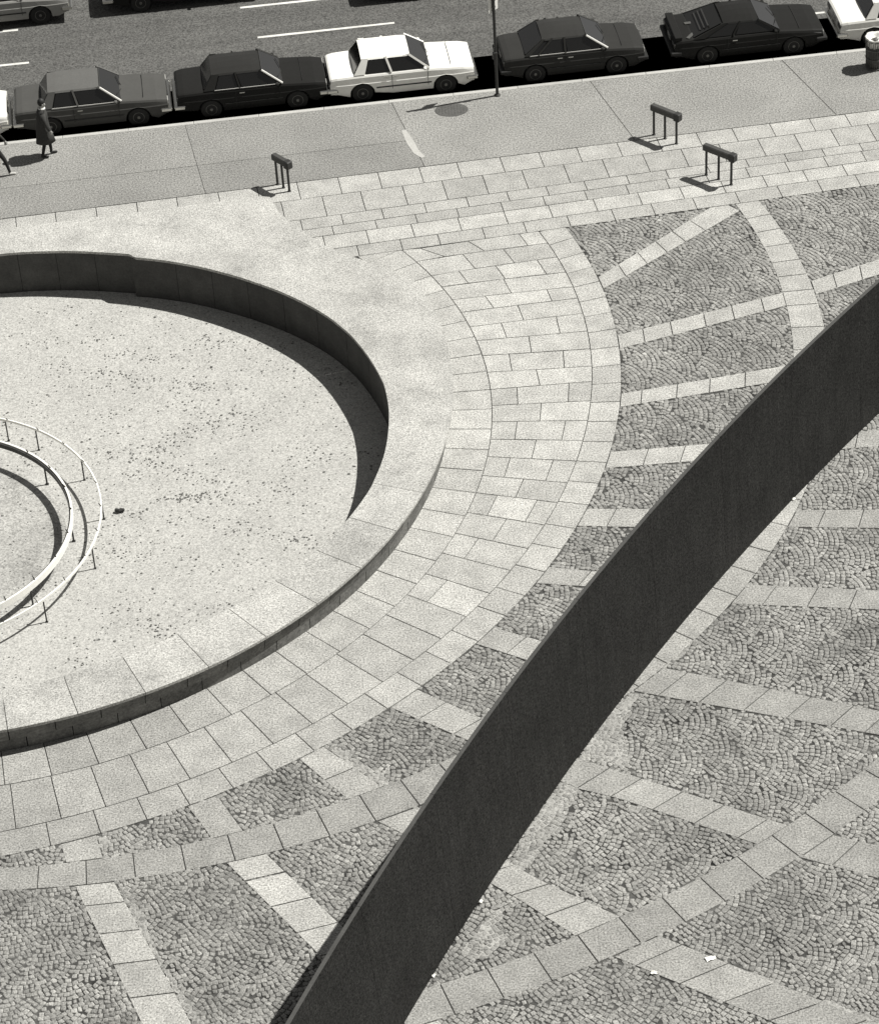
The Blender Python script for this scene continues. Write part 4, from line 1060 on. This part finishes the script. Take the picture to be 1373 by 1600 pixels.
person((-10.20, 68.26, 0), RA + 0.1, 'person in a long dark coat with white collar walking on the sidewalk', True, 0, (.14, -.12), .48, M_trouser, M_shoe_d, M_coat)
person((-11.46, 67.42, 0), RA + 0.05, 'person at the left edge, only a dark trouser leg and pale shoe in view', False, 0, (-.36, .30), .6, M_trouser, M_shoe, M_coat)

# ------------------------------------------------------------------ street furniture
def rail(p0, p1, p2, label):
    """three slim posts carrying a thick horizontal bar with a block at its near end"""
    t = empty('post_rail', (p1[0], p1[1], 0), label=label, cat='rail', group='three-post rails at the plaza edge')
    c = Vector((p1[0], p1[1], 0)); a = Vector((p0[0], p0[1], 0)) - c; b = Vector((p2[0], p2[1], 0)) - c
    dv = (b - a).normalized(); rz = math.atan2(dv.y, dv.x); Hh = .86
    for q in (a, Vector((0, 0, 0)), b):
        bm = bmesh.new(); tube(bm, [(q.x, q.y, 0), (q.x, q.y, Hh - .1)], .033, 8); lathe(bm, [(.05, 0), (.05, .012), (.03, .02)], 10, (q.x, q.y, 0)); obj('post', bm, M_dark, t)
    m_ = (a + b) / 2; L_ = (b - a).length + .16
    bm = bmesh.new(); box(bm, (m_.x, m_.y, Hh), (L_, .17, .19), rz, .025); obj('bar', bm, M_rail, t)
    e_ = b + dv * .04
    bm = bmesh.new(); box(bm, (e_.x, e_.y, Hh - .01), (.19, .20, .235), rz, .025); obj('end_block', bm, M_dark, t)
rail((-3.80, 65.98), (-3.64, 65.79), (-3.48, 65.59), 'dark three-post rail alone at the left, seen nearly end-on beside the fountain rim')
rail((6.52, 67.33), (6.80, 67.09), (7.08, 66.78), 'dark three-post rail on the sidewalk edge, the farther of the right pair')
rail((7.70, 65.07), (8.0, 64.81), (8.3, 64.5), 'dark three-post rail on the pale border slabs, the nearer of the right pair')

sp = empty('sign_pole', (2.37, 70.02, 0), label='tall dark sign pole at the curb with a white sign plate on top', cat='sign pole')
bm = bmesh.new(); tube(bm, [(0, 0, 0), (0, 0, 3.75)], .042, 10); lathe(bm, [(.09, 0), (.09, .02), (.05, .06)], 12); obj('pole', bm, M_dark, sp)
bm = bmesh.new(); box(bm, (-.02, -.02, 1.28), (.13, .1, .24), 0.1, .02); obj('junction_box', bm, M_dark, sp)
bm = bmesh.new(); box(bm, (-.01, .06, 2.88), (.40, .012, .50), R(48), .003); obj('sign_plate', bm, M_sign, sp)
bm = bmesh.new(); box(bm, (0, -.046, 3.30), (.24, .012, .40), RA, .003); obj('sign_plate', bm, M_dark, sp)
bm = bmesh.new()
for z in (2.8, 3.0): box(bm, (0, .0, z), (.1, .1, .02), RA, .004)
obj('clamp', bm, M_dark, sp)

mc = empty('manhole_cover', (1.05, 69.37, 0), label='dark oval iron cover set in the sidewalk near the sign pole', cat='manhole cover')
bm = bmesh.new(); lathe(bm, [(.47, 0), (.47, .006), (.44, .010), (.05, .010)], 40); o = obj('plate', bm, M_cover, mc); o.scale = (1, .78, 1)
bm = bmesh.new()
for k in range(-4, 5):
    for j in range(-4, 5):
        if math.hypot(k, j) < 4.3: box(bm, (k * .085, j * .066, .012), (.05, .02, .006), (k + j) % 2 * 1.57)
obj('tread', bm, M_cover, mc)
# pale worn streak on the flags
bm = bmesh.new(); P = [(-.28, .85), (-.16, .9), (.02, .35), (.18, -.3), (.34, -.62), (.22, -.66), (.02, -.4), (-.16, .2)]
vs = [bm.verts.new((x_, y_, 0.0)) for x_, y_ in P]; bm.faces.new(vs); o = obj('worn_streak', bm, M_curb, bed_s, tone=0.95); o.location = (-.10, 67.55, .006)

bn = empty('litter_bin', (13.06, 70.28, 0), label='round metal litter bin with pale plastic liner at the right edge of the sidewalk', cat='litter bin')
bm = bmesh.new()
for k in range(28):
    a = k * 2 * math.pi / 28; tube(bm, [(.25 * math.cos(a), .25 * math.sin(a), .03), (.29 * math.cos(a), .29 * math.sin(a), .92)], .009, 5)
obj('bar', bm, M_mesh, bn)
for z, r in ((.04, .255), (.33, .268), (.62, .28), (.9, .295)):
    bm = bmesh.new(); tube(bm, [(r * math.cos(k * .2618), r * math.sin(k * .2618), z) for k in range(24)], .018, 6, True); obj('hoop', bm, M_mesh, bn, True)
bm = bmesh.new(); lathe(bm, [(.22, .05), (.24, .3), (.262, .72)], 24); obj('inner_can', bm, M_mesh, bn, True)
bm = bmesh.new(); n = 24; rings = []
for r, z in ((.262, .70), (.285, .86), (.315, .95), (.30, .975), (.24, .93), (.2, .86), (.05, .84)):
    rings.append([bm.verts.new(((r + .012 * math.sin(3 * k + z * 20)) * math.cos(k * 2 * math.pi / n), (r + .012 * math.sin(3 * k + z * 20)) * math.sin(k * 2 * math.pi / n), z + .012 * math.sin(5 * k))) for k in range(n)])
for A_, B_ in zip(rings, rings[1:]):
    for k in range(n): bm.faces.new((A_[k], A_[(k + 1) % n], B_[(k + 1) % n], B_[k]))
bm.faces.new(rings[-1]); obj('liner', bm, M_liner, bn, True)
for k in range(4):
    bm = bmesh.new(); box(bm, (random.uniform(-.1, .1), random.uniform(-.1, .1), .88), (.14, .1, .06), random.uniform(0, 3), .02); obj('rubbish', bm, M_mesh if k % 2 else M_paper, bn)

def paper(x, y, w, d, rz, label):
    bm = bmesh.new(); n = 5; g_ = [[bm.verts.new(((i / n - .5) * w, (j / n - .5) * d * (1 - .4 * i / n), .012 + .03 * random.random())) for j in range(n + 1)] for i in range(n + 1)]
    for i in range(n):
        for j in range(n): bm.faces.new((g_[i][j], g_[i + 1][j], g_[i + 1][j + 1], g_[i][j + 1]))
    o = obj('paper_scrap', bm, M_paper); o.location = (x, y, 0); o.rotation_euler = (0, 0, rz); tag(o, label, 'paper scrap')
paper(4.59, 36.90, .20, .12, .3, 'white crumpled paper scrap on a stone band, larger of two at lower right')
paper(3.49, 36.63, .13, .10, -.3, 'small white paper scrap left of the larger one at the lower right')
paper(0.33, 38.77, .09, .08, 1.0, 'tiny white paper scrap at the foot of the steel wall, lower middle')
paper(-0.66, 36.91, .09, .08, .8, 'tiny white paper scrap at the foot of the steel wall near the bottom edge')
paper(8.08, 50.79, .09, .08, .8, 'tiny white paper scrap at the foot of the steel wall, upper right')
